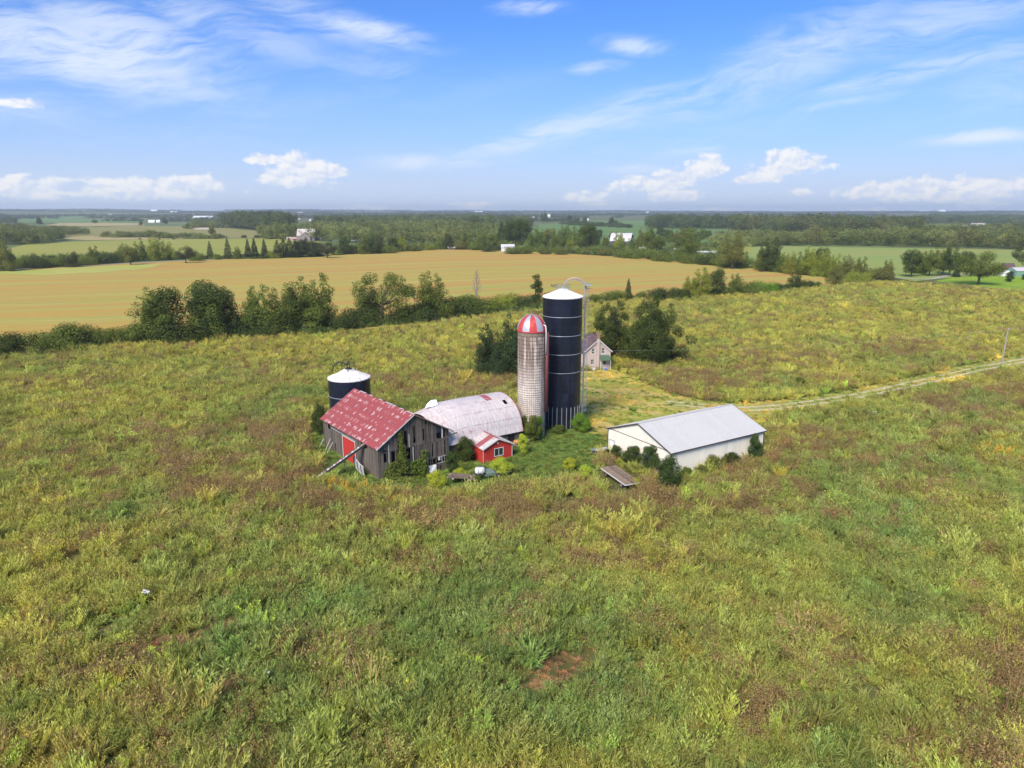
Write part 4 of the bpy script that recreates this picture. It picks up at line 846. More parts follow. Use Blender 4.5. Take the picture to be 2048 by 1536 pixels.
def worn_pale():
    m_, t, b = principled('faded_arch_roof')
    co = t.n('ShaderNodeTexCoord').outputs['Object']; rn = t.n('ShaderNodeObjectInfo').outputs['Random']
    cr = t.v('ADD', co, t.comb(0., 0., t.m('MULTIPLY', rn, .6)))
    n1_ = t.noise(cr, .7, 6, .7); n2_ = t.noise(t.scl(cr, (3, .8, .8)), 2.2, 6, .75); n3_ = t.noise(t.scl(cr, (5, .6, .6)), 1.5, 4)
    col = t.mix(t.step(n3_, .35, .65), (.52, .45, .43), (.66, .60, .57))
    col = t.mix(t.m('MULTIPLY', t.step(n1_, .54, .66), t.step(n2_, .44, .60)), col, (.52, .32, .30))
    col = t.mix(t.m('MULTIPLY', t.step(n1_, .60, .68), t.step(n2_, .46, .55)), col, (.33, .085, .085))
    col = t.mix(t.step(t.noise(co, 9, 4, .8), .62, .72), col, (.38, .33, .33))
    t.put(b.inputs['Base Color'], col); b.inputs['Roughness'].default_value = .6; bump(t, b, n2_, .25, .03); return m_
M_pale = worn_pale(); M_seam = plain('rusty_lap_edge', (.36, .24, .22), .8, .4, 2, c2=(.60, .55, .53), thr=(.42, .55))
M_pale_red = plain('faded_red_sheet', (.36, .10, .10), .6, .25, 4, c2=(.6, .5, .5), thr=(.58, .68))

def ribs_sheet(w_, l_, pitch=.25, t_=.012, rh=.022):           # ribbed roofing sheet: x up the slope (length l_), y across (width w_)
    m_ = MB(); m_.box((0, 0, 0), (l_, w_, t_)); n_ = max(int(round(w_ / pitch)), 1)
    for k in range(n_): yy_ = w_ * (k + .5) / n_; m_.box((0, yy_ - .02, t_), (l_, yy_ + .02, t_ + rh))
    return m_
def roof_slope(parent, a0, a1, z0, x0, z1, y0, y1, mat, n_, name='roof_sheet', lift=.0, jag=None, sag=None, sh=None):
    """sheets laid from the eave (x=a0... here x0,z0) up to the ridge (a1,z1), side by side from y0 to y1"""
    pass
def lay_sheets(parent, eave, ridge, y0, y1, mat, n_, lift=.02, sag=None, rows=1, jit=.0, skip=()):
    """eave/ridge: (x, z) in the building's frame; sheets side by side along y"""
    (xe, ze), (xr, zr) = eave, ridge; L_ = math.hypot(xr-xe, zr-ze); wd = (y1-y0)/n_
    me = ribs_sheet(wd - .006, L_/rows + (.06 if rows > 1 else 0), max(wd/4, .2)).mesh('roof_sheet', mat)
    sgn = 1 if xr > xe else -1; ang = math.atan2(zr-ze, abs(xr-xe))
    for k in range(n_):
        for r in range(rows):
            if (k, r) in skip: continue
            f_ = r / rows; yy_ = y0 + k*wd
            dz_ = sag((yy_ - y0)/(y1-y0), f_) if sag else 0
            x_ = xe + (xr-xe)*f_; z_ = ze + (zr-ze)*f_ + lift + r*.012 + dz_
            # local axes: X up-slope, Y along ridge
            if sgn > 0: M_ = Matrix.Translation((x_, yy_, z_)) @ Matrix.Rotation(-ang, 4, 'Y')
            else: M_ = Matrix.Translation((x_, yy_ + wd, z_)) @ Matrix.Rotation(PI, 4, 'Z') @ Matrix.Rotation(-ang, 4, 'Y')
            if jit: M_ = M_ @ Matrix.Rotation(RS.normal()*jit, 4, 'Z') @ Matrix.Rotation(RS.normal()*jit*.5, 4, 'Y')
            o = link('roof_sheet', me, parent); o.matrix_local = M_

# ------------------------------------------------------------------ grey barn with the worn red roof
b_ = empty('grey_barn', (*BARN[0], 0), BARN[1], 'weathered grey board barn with worn red metal roof and open gaps', 'barn')
BW, BL, HE, HR, XR, HE2 = 10.9, 17.2, 4.35, 7.9, 5.35, 4.75
def ztop(x): return HE + (HR-HE)*x/XR if x < XR else HE2 + (HR-HE2)*(BW-x)/(BW-XR)
def board(parent, axis, s, w_, z0, z1, at, mat=M_board, dep=.025, tilt=0.0, name='board', top2=None):
    """axis 'x': board on a wall of constant y=at ; axis 'y': on a wall of constant x=at"""
    if z1 - z0 < .12: return
    zb = top2 if top2 is not None else z1
    if axis == 'x': vs_ = [(s,at,z0),(s+w_,at,z0),(s+w_,at+dep,z0),(s,at+dep,z0),(s,at,z1),(s+w_,at,zb),(s+w_,at+dep,zb),(s,at+dep,z1)]
    else: vs_ = [(at,s,z0),(at+dep,s,z0),(at+dep,s+w_,z0),(at,s+w_,z0),(at,s,z1),(at+dep,s,z1),(at+dep,s+w_,zb),(at,s+w_,zb)]
    c0 = Vector(vs_[0]); vs_ = [tuple(Vector(v) - c0) for v in vs_]
    m_ = MB().add(vs_, [(0,3,2,1),(4,5,6,7),(0,1,5,4),(1,2,6,5),(2,3,7,6),(3,0,4,7)])
    o = m_.build(name, mat, parent, loc=c0)
    if tilt: o.rotation_euler = (0, tilt, 0) if axis == 'x' else (tilt, 0, 0)
    return o
holes_g = [(4.2,4.85,1.75,3.5),(9.0,9.85,3.7,5.8),(9.98,10.7,3.7,5.5),(5.32,5.62,3.85,6.3),(4.0,4.45,3.65,5.8),(2.0,2.5,1.3,3.4),(7.5,8.7,.1,1.0),(9.0,10.45,.15,1.05),(1.0,1.16,2.0,3.7),(3.0,3.14,2.3,4.4),(6.85,7.0,3.9,5.6),(8.2,8.34,1.3,3.1),(10.2,10.34,1.3,3.3),(6.2,6.35,.2,2.0)]
def wall_boards(parent, axis, length, zf, at, holes, split=None, w_=.25, base=lambda s: 0.0, gapp=.16):
    s = 0.0
    while s < length - .02:
        ww_ = min(w_*RS.uniform(.8, 1.15), length - s); x1 = s + ww_ - .012
        segs = [(base(s) - .15, zf(s))]
        if split: segs = [(base(s) - .15, split - .02 + RS.uniform(-.06, .04)), (split - .10 + RS.uniform(-.05, .03), zf(s))]
        mid = (s + x1)/2
        for si, (a, b) in enumerate(segs):
            cuts = sorted([(h[2], h[3]) for h in holes if h[0] - .05 < mid < h[1] + .05])
            cur = a
            if RS.uniform() < .035 and si == 0: cur = a + RS.uniform(.3, 1.6)
            if RS.uniform() < .03 and si: b -= RS.uniform(.3, 1.0)
            for (h0, h1) in cuts:
                if h1 <= a or h0 >= b: continue
                board(parent, axis, s, x1 - s, cur, h0 + RS.uniform(-.05, .05), at - (.03 if si else 0)); cur = h1 + RS.uniform(-.05, .05)
            t2 = zf(x1) if b == zf(s) else b
            if cur < b: board(parent, axis, s, x1 - s, cur, b, at - (.03 if (split and si) else 0), tilt=RS.normal()*.012, top2=t2 if t2 > cur else None)
        s += ww_ + (RS.uniform(.02, .08) if RS.uniform() < gapp else 0)
gb = lambda s: -1.4*math.exp(-((s - 9.0)/4.2)**2)
wall_boards(b_, 'x', BW, ztop, 0.0, holes_g, split=3.5, base=gb, w_=.2)
holes_l = [(14.55,15.4,3.15,4.0),(3.0,4.55,3.3,4.2),(6.3,10.6,-1,3.25)]
wall_boards(b_, 'y', BL, lambda s: HE - .02, 0.0, holes_l, base=lambda s: 0)
wall_boards(b_, 'x', BW, ztop, BL, [(3, 5, 1, 3)], w_=.5)
wall_boards(b_, 'y', BL, lambda s: HE2 - .02, BW, [(1.2, 2.1, 1, 3)], w_=.5, base=lambda s: -1.3*math.exp(-(s/3.5)**2))
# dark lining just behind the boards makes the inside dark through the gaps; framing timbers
m_ = MB(); m_.box((.35, .5, -.3), (BW-.35, .56, 4.3)); m_.build('dark_lining', M_dark, b_)
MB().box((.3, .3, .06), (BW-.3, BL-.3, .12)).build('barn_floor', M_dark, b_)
for s in (.14, 2.75, 5.35, 8.0, 10.6):
    MB().box((s-.09, .1, -.9 if s > 6 else -.05), (s+.09, .28, ztop(min(max(s, .3), 10.6)) - .2)).build('post', M_board_d, b_)
for s in (4.3, 8.6, 12.9): MB().box((.1, s-.09, -.05), (.28, s+.09, HE-.1)).build('post', M_board_d, b_)
MB().box((.1, .1, 3.25), (BW-.1, .27, 3.45)).build('beam', M_board_d, b_)
MB().bar((10.2, .12, 3.55), (12.4, .05, 3.98), .13).build('beam', M_board_d, b_)
MB().box((9.83, -.03, 3.7), (9.97, .06, 5.75)).build('post', M_trim_w, b_)
for x_, z0_, z1_ in ((1.55, 1.6, 4.4), (5.18, .1, 3.3), (7.42, -.8, 1.5), (4.62, 3.4, 5.2)):
    MB().box((x_, -.06, z0_), (x_+.10, -.031, z1_)).build('battens', M_trim_w, b_)
# lower windows with frames, white panel and the loose white sheet
fr = MB().box((9.02, -.05, .12), (10.44, -.028, .2)).box((9.02, -.05, 1.02), (10.44, -.028, 1.1)).box((9.68, -.05, .2), (9.76, -.028, 1.02)).box((10.1, -.05, .2), (10.15, -.028, 1.02)).build('window_frame', M_trim_w, b_)
MB().box((9.1, -.04, .55), (9.45, -.03, 1.0)).build('panel', M_white, fr)
fr = MB().box((7.52, -.05, .1), (8.7, -.028, .17)).box((8.2, -.05, .17), (8.27, -.028, 1.0)).box((7.52, -.05, 1.0), (8.7, -.028, 1.07)).build('window_frame', M_board_d, b_)
sm = MB(); g = [[(7.55 + 1.15*i/6 + .05*math.sin(j), -.08 - .05*math.sin(i*1.3 + j) - .06*j, .12 - 1.25*j/6*(1 - .25*abs(i-4)/4)) for j in range(7)] for i in range(7)]
sm.add([p for r in g for p in r], [(i*7+j, i*7+j+1, (i+1)*7+j+1, (i+1)*7+j) for i in range(6) for j in range(6)]); sm.build('loose_white_sheet', M_white, b_)
# big red sliding door, its rail and frame
d_ = MB()
for k in range(12): d_.box((-.06, 6.62 + k*.325, .02), (-.025, 6.62 + k*.325 + .315, 3.25))
d_ = d_.build('door', M_red, b_); MB().box((-.085, 6.50, 0), (-.03, 6.615, 3.3)).box((-.085, 10.53, 0), (-.03, 10.645, 3.3)).box((-.085, 6.50, 3.3), (-.03, 10.645, 3.42)).build('door_frame', M_trim_w, d_)
MB().box((-.14, 6.3, 3.47), (-.02, 14.3, 3.60)).build('door_rail', M_silver, b_)
# roof
SAG = lambda u, f_: -.0
lay_sheets(b_, (-.38, HE-.22), (XR, HR), -.45, BL+.4, M_redroof, 20, rows=1, lift=.03)
lay_sheets(b_, (BW+.35, HE2-.18), (XR, HR), -.45, BL+.4, M_redroof, 20, rows=2, lift=.03, skip={(7,1),(8,1),(8,0),(9,1)}, jit=.004)
for k in range(1, 6):
    f_ = k/6; x_ = -.3 + (XR+.3)*f_; z_ = HE-.2 + (HR-HE+.2)*f_ - .07
    MB().box((x_-.05, -.3, z_-.06), (x_+.05, BL+.3, z_+.04)).build('purlin', M_board_d, b_)
    x_ = BW+.3 - (BW+.3-XR)*f_; z_ = HE2-.16 + (HR-HE2+.16)*f_ - .07
    MB().box((x_-.05, -.3, z_-.06), (x_+.05, BL+.3, z_+.04)).build('purlin', M_board_d, b_)
MB().bar((-.40, -.47, HE-.25), (XR, -.47, HR-.02), .035, .13).build('fascia', M_trim_w, b_)
MB().bar((XR, -.47, HR-.02), (BW+.4, -.47, HE2-.2), .035, .13).build('fascia', M_board_d, b_)
m_ = MB()
for k in range(18):
    if RS.uniform() < .55: y_ = -.45 + k*1.0; m_.bar((XR, y_, HR+.075), (XR, y_+.9, HR+.07), .28, .03)
m_.build('ridge_cap', M_pale, b_)
MB().bar((BW+.1, -.45, HE2-.05), (BW+1.35, -.5, HE2-1.0), .05, .10).build('broken_fascia', M_board_d, b_)
# things leaning on or against the barn
def bl(x, y, z=0.0):
    c, s = math.cos(BARN[1]), math.sin(BARN[1]); return (BARN[0][0] + c*x - s*y, BARN[0][1] + s*x + c*y, z)
for i, (y_, z_, tt) in enumerate(((16.6, .9, .12), (14.2, 1.55, .25), (13.3, 1.25, .4))):
    p0, p1 = bl(-1.15 - .3*tt, y_ + tt, 0), bl(-.35, y_, z_ + .4)
    o = MB().bar((0, 0, -.05), tuple(Vector(p1) - Vector(p0)), .10, .05).build('white_plank', M_trim_w, None, loc=p0)
    tag(o, ['short white plank leaning at the far left end of the barn wall', 'longest white plank leaning left of the red door', 'white plank leaning nearest the red door'][i], 'plank')
cv = empty('hay_elevator', bl(-8.0, 3.6), 0, 'long rusty hay elevator leaning up into the opening of the grey barn', 'conveyor')
A0 = Vector(gnd(632.5, 958.5)); A1 = Vector(bl(.6, 3.75, 3.95)); cv.location = A0; V = A1 - A0; sd = V.cross(Vector((0,0,1))).normalized()
M_rust = plain('rusty_trough', (.24, .10, .07), .7, .3, 3, c2=(.50, .47, .45), thr=(.45, .55), stretch=(1,1,1))
for s in (-1, 1):
    MB().bar(sd*.33*s + Vector((0,0,.1)), V + sd*.33*s + Vector((0,0,.1)), .07, .30).build('side_rail', M_iron if s > 0 else M_board, cv)
MB().bar(Vector((0,0,.06)), V + Vector((0,0,.06)), .62, .03).build('trough', M_rust, cv)
sl = MB().box((-.16, -.28, 0), (.08, .28, .07)).mesh('flight', M_rust); sl2 = MB().box((-.12, -.28, 0), (.16, .28, .08)).mesh('flight', M_trim_w); q_ = V.to_track_quat('X', 'Z')
for k in range(1, 26):
    o = link('flight', sl if k % 3 else sl2, cv, loc=V*(k/26) + Vector((0, 0, .085))); o.rotation_mode = 'QUATERNION'; o.rotation_quaternion = q_
for s in (-1, 1):
    MB().bar(V*.55 + sd*.32*s, Vector((V.x*.55, V.y*.55, -V.z*0 - 0.0)) + sd*.7*s, .05).build('leg', M_iron, cv)
# curved wire panel (old rack) hanging on the wall
rk = empty('old_wagon_rack', bl(-.8, 3.3), BARN[1], 'curved pale slatted rack leaning against the barn below the elevator', 'rack')
def rp(u, v): return (-.25 + .55*v*v*.6 - .5*v, 1.35 - 2.75*u, .15 + 1.7*v*(1-.25*u) + (.35*(1-u)) - .25*math.sin(PI*u)*.6)
m_ = MB(); m_.tube([rp(u/8, 0) for u in range(9)], .04, 5).tube([rp(u/8, 1) for u in range(9)], .04, 5); m_.build('rim', M_trim_w, rk)
for k in range(9):
    MB().tube([rp(k/8, v/4) for v in range(5)], .045, 4).build('slat', M_trim_w if k % 3 else M_iron, rk)
sm = MB(); g = [rp(i/8, j/4) for i in range(9) for j in range(5)]; sm.add([(p[0]+.03, p[1], p[2]) for p in g], [(i*5+j, i*5+j+1, (i+1)*5+j+1, (i+1)*5+j) for i in range(8) for j in range(4)]); sm.build('sheet', M_galv, rk)
# ivy on the gable
def ivy(name, spots, loc, rz, label, leaf='mid', n_=2600, ls=.11):
    r_ = np.random.RandomState(5 + n_); q = []
    for (x0, z0, x1, z1, w_, cnt_) in spots:
        t = r_.uniform(0, 1, cnt_); p = np.stack([x0 + (x1-x0)*t + r_.normal(size=cnt_)*w_, -.12 - np.abs(r_.normal(size=cnt_))*.12*(1 + 1.8*(1-t)), z0 + (z1-z0)*t], 1)
        d = r_.normal(size=(cnt_, 3)) * [.7, .5, .7] + [0, -.9, .3]; d /= np.linalg.norm(d, axis=1)[:, None]; a = np.cross(d, r_.normal(size=(cnt_, 3))); a /= np.linalg.norm(a, axis=1)[:, None]; b = np.cross(d, a)
        s = (ls*r_.uniform(.6, 1.3, cnt_))[:, None]; q.append(np.stack([p - a*s, p - b*s*.7, p + a*s, p + b*s*.7], 1))
    o = link(name, quads(name, np.concatenate(q), LEAF[leaf]), None, loc=loc, rot=(0, 0, rz)); return tag(o, label, 'ivy')
ivy('ivy', [(3.7, 0, 3.2, 6.0, .16, 900), (3.4, .2, 3.4, 3.0, .35, 900), (2.2, -.2, 2.4, 1.9, .55, 900), (1.4, -.2, 1.5, 1.2, .4, 300), (3.0, 2.0, 3.6, 4.2, .2, 300)], (*BARN[0], 0), BARN[1], 'ivy climbing the left half of the grey barn gable', 'mid')
ivy('ivy', [(6.6, -.8, 6.8, 2.6, .25, 700), (6.2, -.8, 5.9, 1.5, .35, 700), (4.9, -.2, 4.9, 1.4, .3, 500)], (*BARN[0], 0), BARN[1], 'thin ivy beside the seam right of the gable middle', 'mid', 2500)

# ------------------------------------------------------------------ arched roof barn
q_ = empty('arched_barn', (*QUON[0], 0), QUON[1], 'low barn with sagging faded pink arched metal roof and a small hole', 'barn')
QW, QHE, QHR = 10.4, 2.2, 6.76
def qp(a, t):                                                  # a along the building, t in 0..pi round the arch
    sag = 1.0 if a > 3.0 else 1 - .30*((3.0 - a)/5.2)**1.6
    wob = .03*math.sin(a*1.7 + t*3)
    fl = .28*max(0, 1 - t/.12)                                 # eave flares out a little
    return (a + wob, QW/2*(1-math.cos(t)) - fl, QHE + (QHR-QHE)*math.sin(t)**.92*sag + wob*.5 if t > 0 else QHE - .12)
cols = [-2.2 + i*(11.8+2.2)/14 for i in range(15)]; arcs = [0, .40, .80, 1.22, 1.72, 2.25, 2.75, PI]
for i in range(14):
    for j in range(7):
        if j >= 4 and i % 2: continue
        i1 = i + (2 if j >= 4 else 1)
        if (i, j) == (12, 2): continue                        # the hole
        a0, a1 = cols[i], cols[min(i1, 14)]; n_ = 5; off = .012*((i + j) % 2) + .006*j
        vs_ = []
        for k in range(n_ + 1):
            t = arcs[j] + (arcs[j+1] + (.02 if j < 6 else 0) - arcs[j])*k/n_
            for a in (a0 - .02, a1 + .0):
                p = Vector(qp(a, min(t, PI))); nrm = Vector((0, -math.cos(t), math.sin(t))); vs_.append(p + nrm*(.03 + off))
        for k in range((n_ + 1)*2): vs_.append(vs_[k] - Vector((0, -math.cos(arcs[j]), math.sin(arcs[j])))*.02)
        m2 = (n_+1)*2; fs_ = [(2*k, 2*k+1, 2*k+3, 2*k+2) for k in range(n_)] + [(m2+2*k+2, m2+2*k+3, m2+2*k+1, m2+2*k) for k in range(n_)] + [(0, 2*n_, m2+2*n_, m2), (1, m2+1, m2+2*n_+1, 2*n_+1)][0:0] + [(2*k, 2*k+2, m2+2*k+2, m2+2*k) for k in range(n_)] + [(m2+2*k+1, m2+2*k+3, 2*k+3, 2*k+1) for k in range(n_)] + [(0, m2, m2+1, 1), (2*n_, 2*n_+1, m2+2*n_+1, m2+2*n_)]
        MB().add(vs_, fs_).build('roof_sheet', M_pale_red if (i, j) in ((10, 3),) else M_pale, q_)
# hole: half covered by a torn sheet, ribs inside
p0, p1, p2, p3 = [Vector(qp(a, t)) for a, t in ((cols[12]+.5, arcs[2]), (cols[13], arcs[2]), (cols[13], arcs[3]), (cols[12]+.5, arcs[3]))]
a_, b2 = cols[12], cols[13]
for (aa, ab, ta, tb) in ((a_, b2, arcs[2], .93), (a_, b2, 1.12, arcs[3]), (a_, a_+.28, .93, 1.12), (b2-.12, b2, .93, 1.12)):
    q4 = [Vector(qp(aa, ta)) + Vector((0,-.5,.5))*.07, Vector(qp(ab, ta)) + Vector((0,-.5,.5))*.07, Vector(qp(ab, tb)) + Vector((0,-.5,.5))*.07, Vector(qp(aa, tb)) + Vector((0,-.5,.5))*.07]
    MB().slab(q4, .02).build('roof_sheet', M_pale, q_)
for k in range(8):
    a = -2 + k*13.7/7; MB().tube([Vector(qp(a, PI*t/16)) - Vector((0, 0, .10)) for t in range(17)], .06, 4).build('rafter', M_board_d, q_)
MB().tube([Vector(qp(11.8, PI*t/24)) + Vector((.06, -math.cos(PI*t/24)*.02, .02)) for t in range(25)], .055, 5).build('edge_trim', M_pale_red, q_)
for t in (.40, .80, 1.22, 1.72):
    MB().tube([Vector(qp(a, t)) + Vector((0, -math.cos(t), math.sin(t)))*.055 for a in cols], .028, 4).build('seam_strip', M_seam, q_)
for i in range(1, 14):
    MB().tube([Vector(qp(cols[i], PI*t/24)) + Vector((0, -math.cos(PI*t/24), math.sin(PI*t/24)))*.05 for t in range(13)], .016, 4).build('rib', M_seam, q_)
# end walls of boards and low side walls
def arch_top(b):
    t = math.acos(max(-1, min(1, 1 - 2*b/QW))); return QHE + (QHR-QHE)*math.sin(t)**.92 - .12
for k in range(24):
    y_ = .1 + k*(QW-.2)/24; w_ = (QW-.2)/24 - .012; c_ = min(arch_top(y_ + .02), arch_top(min(y_ + w_, QW-.1)))
    if 9 <= k <= 13: MB().box((11.55, y_, 3.1), (11.58, y_+w_, c_)).build('board', M_board, q_)
    else: MB().box((11.55, y_, -.1), (11.58, y_+w_, c_)).build('board', M_board, q_)
    
M_block = plain('old_block_wall', (.30, .27, .24), .95, .3, 3, c2=(.16, .14, .12), thr=(.5, .65))
MB().box((-2, .15, -.4), (11.5, .35, QHE-.05)).build('side_wall', M_board_d, q_)
MB().box((-2, QW-.35, -.1), (11.5, QW-.15, QHE-.05)).build('side_wall', M_block, q_)
MB().box((-1, .6, .02), (11.4, QW-.6, .1)).build('barn_floor', M_dark, q_)
for s in (3.0, 6.5, 9.4): MB().box((s, .06, .8), (s+1.1, .149, 1.7)).build('window', M_dark, q_)
m_ = MB(); p = [(-1.0, QW/2 + 1.2, 6.1), (-.1, QW/2 + .4, 6.35), (.7, QW/2 + .3, 6.5), (.6, QW/2 + .6, 7.25), (-.1, QW/2 + .9, 7.2), (-.6, QW/2 + 1.2, 6.7)]
m_.slab([p[0], p[1], p[3], p[4]], .02).slab([p[1], p[2], p[3], p[3]][:4], .02) if False else m_.slab([p[1], p[2], p[3], p[4]], .02).slab([p[0], p[1], p[4], p[5]], .02)
m_.build('torn_sheet', M_white, q_)

# ------------------------------------------------------------------ red shed
s_ = empty('red_shed', (*SHED[0], 0), SHED[1], 'small bright red shed with patchy white and red metal roof', 'shed')
SW, SL, SE, SR = 4.76, 5.0, 2.0, 3.08
k = 0; x_ = 0.0
while x_ < SW - .01:
    w_ = min(.34, SW - x_); zt = lambda x: SE + (SR-SE)*(1 - abs(x - SW/2)/(SW/2))
    hs = (1.86, 3.24, .55, 1.6); mid = x_ + w_/2
    if hs[0] < mid < hs[1]:
        board(s_, 'x', x_, w_-.006, -.15, hs[2], 0, M_red); board(s_, 'x', x_, w_-.006, hs[3], zt(x_)-.02, 0, M_red, top2=zt(x_+w_)-.02)
    else: board(s_, 'x', x_, w_-.006, -.15, zt(x_)-.02, 0, M_red, top2=zt(x_+w_)-.02)
    board(s_, 'x', x_, w_-.006, -.15, zt(x_)-.02, SL-.05, M_red, top2=zt(x_+w_)-.02); x_ += w_
y_ = 0.03
while y_ < SL - .06:
    w_ = min(.35, SL - .06 - y_); board(s_, 'y', y_, w_-.006, -.15, SE-.03, 0, M_red); board(s_, 'y', y_, w_-.006, -.15, SE-.03, SW-.025, M_red); y_ += w_
wf = MB().box((1.78, -.05, .47), (3.32, -.002, .55)).box((1.78, -.05, 1.6), (3.32, -.002, 1.69)).box((1.78, -.05, .55), (1.86, -.002, 1.6)).box((3.24, -.05, .55), (3.32, -.002, 1.6)).box((2.52, -.04, .55), (2.58, -.002, 1.6)).build('window', M_trim_w, s_)
MB().box((1.86, .0, .55), (2.52, .02, 1.6)).build('pane', M_glass, wf); MB().box((2.58, .0, .55), (3.24, .02, 1.6)).build('pane', M_glass, wf)
MB().box((2.26, -.07, 2.28), (2.5, -.002, 2.55)).build('vent_box', M_trim_w, s_)
MB().box((SW-.03, -.045, -.1), (SW+.05, -.002, SE)).build('corner_trim', M_trim_w, s_); MB().box((-.03, -.03, -.1), (.05, -.002, SE)).build('corner_trim', M_trim_w, s_)
me_w = ribs_sheet(.60, math.hypot(SW/2+.28, SR-SE+.12), .2).mesh('roof_sheet', M_roofw); me_r = ribs_sheet(.60, math.hypot(SW/2+.28, SR-SE+.12), .2).mesh('roof_sheet', M_pale_red); me_p = ribs_sheet(.60, math.hypot(SW/2+.28, SR-SE+.12), .2).mesh('roof_sheet', M_pale)
sh_ang = math.atan2(SR-SE, SW/2)
for k in range(9):
    y_ = -.32 + k*.606
    kk = me_w if k in (0,) else me_r if k in (2, 3) else me_p
    o = link('roof_sheet', kk, s_); o.matrix_local = Matrix.Translation((-.26, y_, SE-.1)) @ Matrix.Rotation(-sh_ang, 4, 'Y')
    o = link('roof_sheet', me_w if k % 3 else me_p, s_); o.matrix_local = Matrix.Translation((SW+.26, y_+.6, SE-.1)) @ Matrix.Rotation(PI, 4, 'Z') @ Matrix.Rotation(-sh_ang, 4, 'Y')
MB().bar((-.28, -.34, SE-.12), (SW/2, -.34, SR+.0), .03, .16).build('fascia', M_trim_w, s_); MB().bar((SW/2, -.34, SR+.0), (SW+.28, -.34, SE-.12), .03, .16).build('fascia', M_trim_w, s_)
MB().bar((SW/2, -.34, SR+.07), (SW/2, SL+.12, SR+.07), .26, .03).build('ridge_cap', M_pale_red, s_)
MB().box((.05, .05, .0), (SW-.05, SL-.1, .08)).build('shed_floor', M_dark, s_)
m_ = MB().slab([(-1.7, 3.2, SE-.35), (.0, 3.0, SE+.25), (.2, 5.6, SE+.35), (-1.4, 5.9, SE-.2)], .03); m_.build('lean_to_roof', M_pale_red, s_)
MB().box((-1.4, 3.4, -.1), (-1.3, 5.4, SE-.4)).build('lean_to_wall', M_red, s_)

# ------------------------------------------------------------------ white pole shed
w_ = empty('white_shed', (*WHITE[0], 0), WHITE[1], 'long cream steel pole shed with pale grey metal roof', 'shed')
WW, WL, WE, WR = 12.53, 18.16, 3.72, 6.0
sheet_n = 20; sw_ = WL/sheet_n
mm = MB(); mm.box((0, 0, 0), (sw_-.004, .02, WE-.05))
for k in range(4): mm.box((sw_*(k+.5)/4-.02, -.018, 0), (sw_*(k+.5)/4+.02, 0, WE-.05))
mm = mm.mesh('wall_sheet', M_cream)
for k in range(sheet_n): link('wall_sheet', mm, w_, loc=(k*sw_, 0, -.05))
for k in range(sheet_n): link('wall_sheet', mm, w_, loc=((k+1)*sw_, WW, -.05), rot=(0, 0, PI))
gn_ = 14; gw = WW/gn_
mm = MB(); mm.box((-.02, .0, 0), (0, gw-.004, WE-.05))
for k in range(4): mm.box((-.038, gw*(k+.5)/4-.02, 0), (-.02, gw*(k+.5)/4+.02, WE-.05))
mm = mm.mesh('wall_sheet', M_cream)
for k in range(gn_):
    link('wall_sheet', mm, w_, loc=(0, k*gw, -.05))
    o = link('wall_sheet', mm, w_, loc=(WL, (k+1)*gw, -.05), rot=(0, 0, PI))
def wz(y): return WE - .04 + (WR-WE)*(1 - abs(y - WW/2)/(WW/2))
for sx, xx in ((0, 0), (1, WL)):
    for k in range(gn_):
        ya, yb = k*gw, (k+1)*gw-.004; z0_ = WE - .05 + .06
        za, zb = max(wz(ya), z0_+.01), max(wz(yb), z0_+.01)
        x0_, x1_ = (xx-.012, xx) if sx == 0 else (xx, xx+.012)
        m_ = MB().add([(x0_,ya,z0_),(x1_,ya,z0_),(x1_,yb,z0_),(x0_,yb,z0_),(x0_,ya,za),(x1_,ya,za),(x1_,yb,zb),(x0_,yb,zb)], [(0,3,2,1),(4,5,6,7),(0,1,5,4),(1,2,6,5),(2,3,7,6),(3,0,4,7)])
        for r in range(3):
            yr = ya + gw*(r+.5)/3; zr = wz(yr) - .02
            if zr > z0_ + .1 and sx == 0: m_.box((x0_-.016, yr-.02, z0_), (x0_, yr+.02, zr))
        m_.build('gable_sheet', M_cream, w_)
    MB().box((xx-.05, 0, WE-.05), (xx+.02, WW, WE+.01)).build('trim', M_brownt, w_) if sx == 0 else None
RSL = math.hypot(WW/2+.3, WR-WE+.11); rang = math.atan2(WR-WE, WW/2); nsh = 20; rsw = (WL+.5)/nsh
mm = ribs_sheet(rsw-.003, RSL, rsw/4, .012, .02).mesh('roof_sheet', M_roofw)
for k in range(nsh):
    xx = -.25 + k*rsw
    o = link('roof_sheet', mm, w_); o.matrix_local = Matrix.Translation((xx + rsw, -.3, WE-.09)) @ Matrix.Rotation(PI/2, 4, 'Z') @ Matrix.Rotation(-rang, 4, 'Y')
    o = link('roof_sheet', mm, w_); o.matrix_local = Matrix.Translation((xx, WW+.3, WE-.09)) @ Matrix.Rotation(-PI/2, 4, 'Z') @ Matrix.Rotation(-rang, 4, 'Y')
MB().bar((-.25, WW/2, WR+.035), (WL+.25, WW/2, WR+.035), .35, .03).build('ridge_cap', M_roofw, w_)
for yy_ in (-.31, WW+.31): MB().bar((-.27, yy_, WE-.16), (WL+.27, yy_, WE-.16), .04, .16).build('fascia', M_brownt, w_)
for xx in (-.27, WL+.27):
    MB().bar((xx, -.32, WE-.16), (xx, WW/2, WR-.03), .04, .14).build('fascia', M_brownt, w_); MB().bar((xx, WW/2, WR-.03), (xx, WW+.32, WE-.16), .04, .14).build('fascia', M_brownt, w_)
for xx, yy_ in ((-.03, -.03), (WL+.03, -.03), (-.03, WW+.03)): MB().box((xx-.05, yy_-.05, -.1), (xx+.05, yy_+.05, WE-.1)).build('corner_trim', M_brownt, w_)
dr = MB().box((-.07, 11.2, 0), (-.04, 12.2, 2.05)).build('door', M_white, w_)
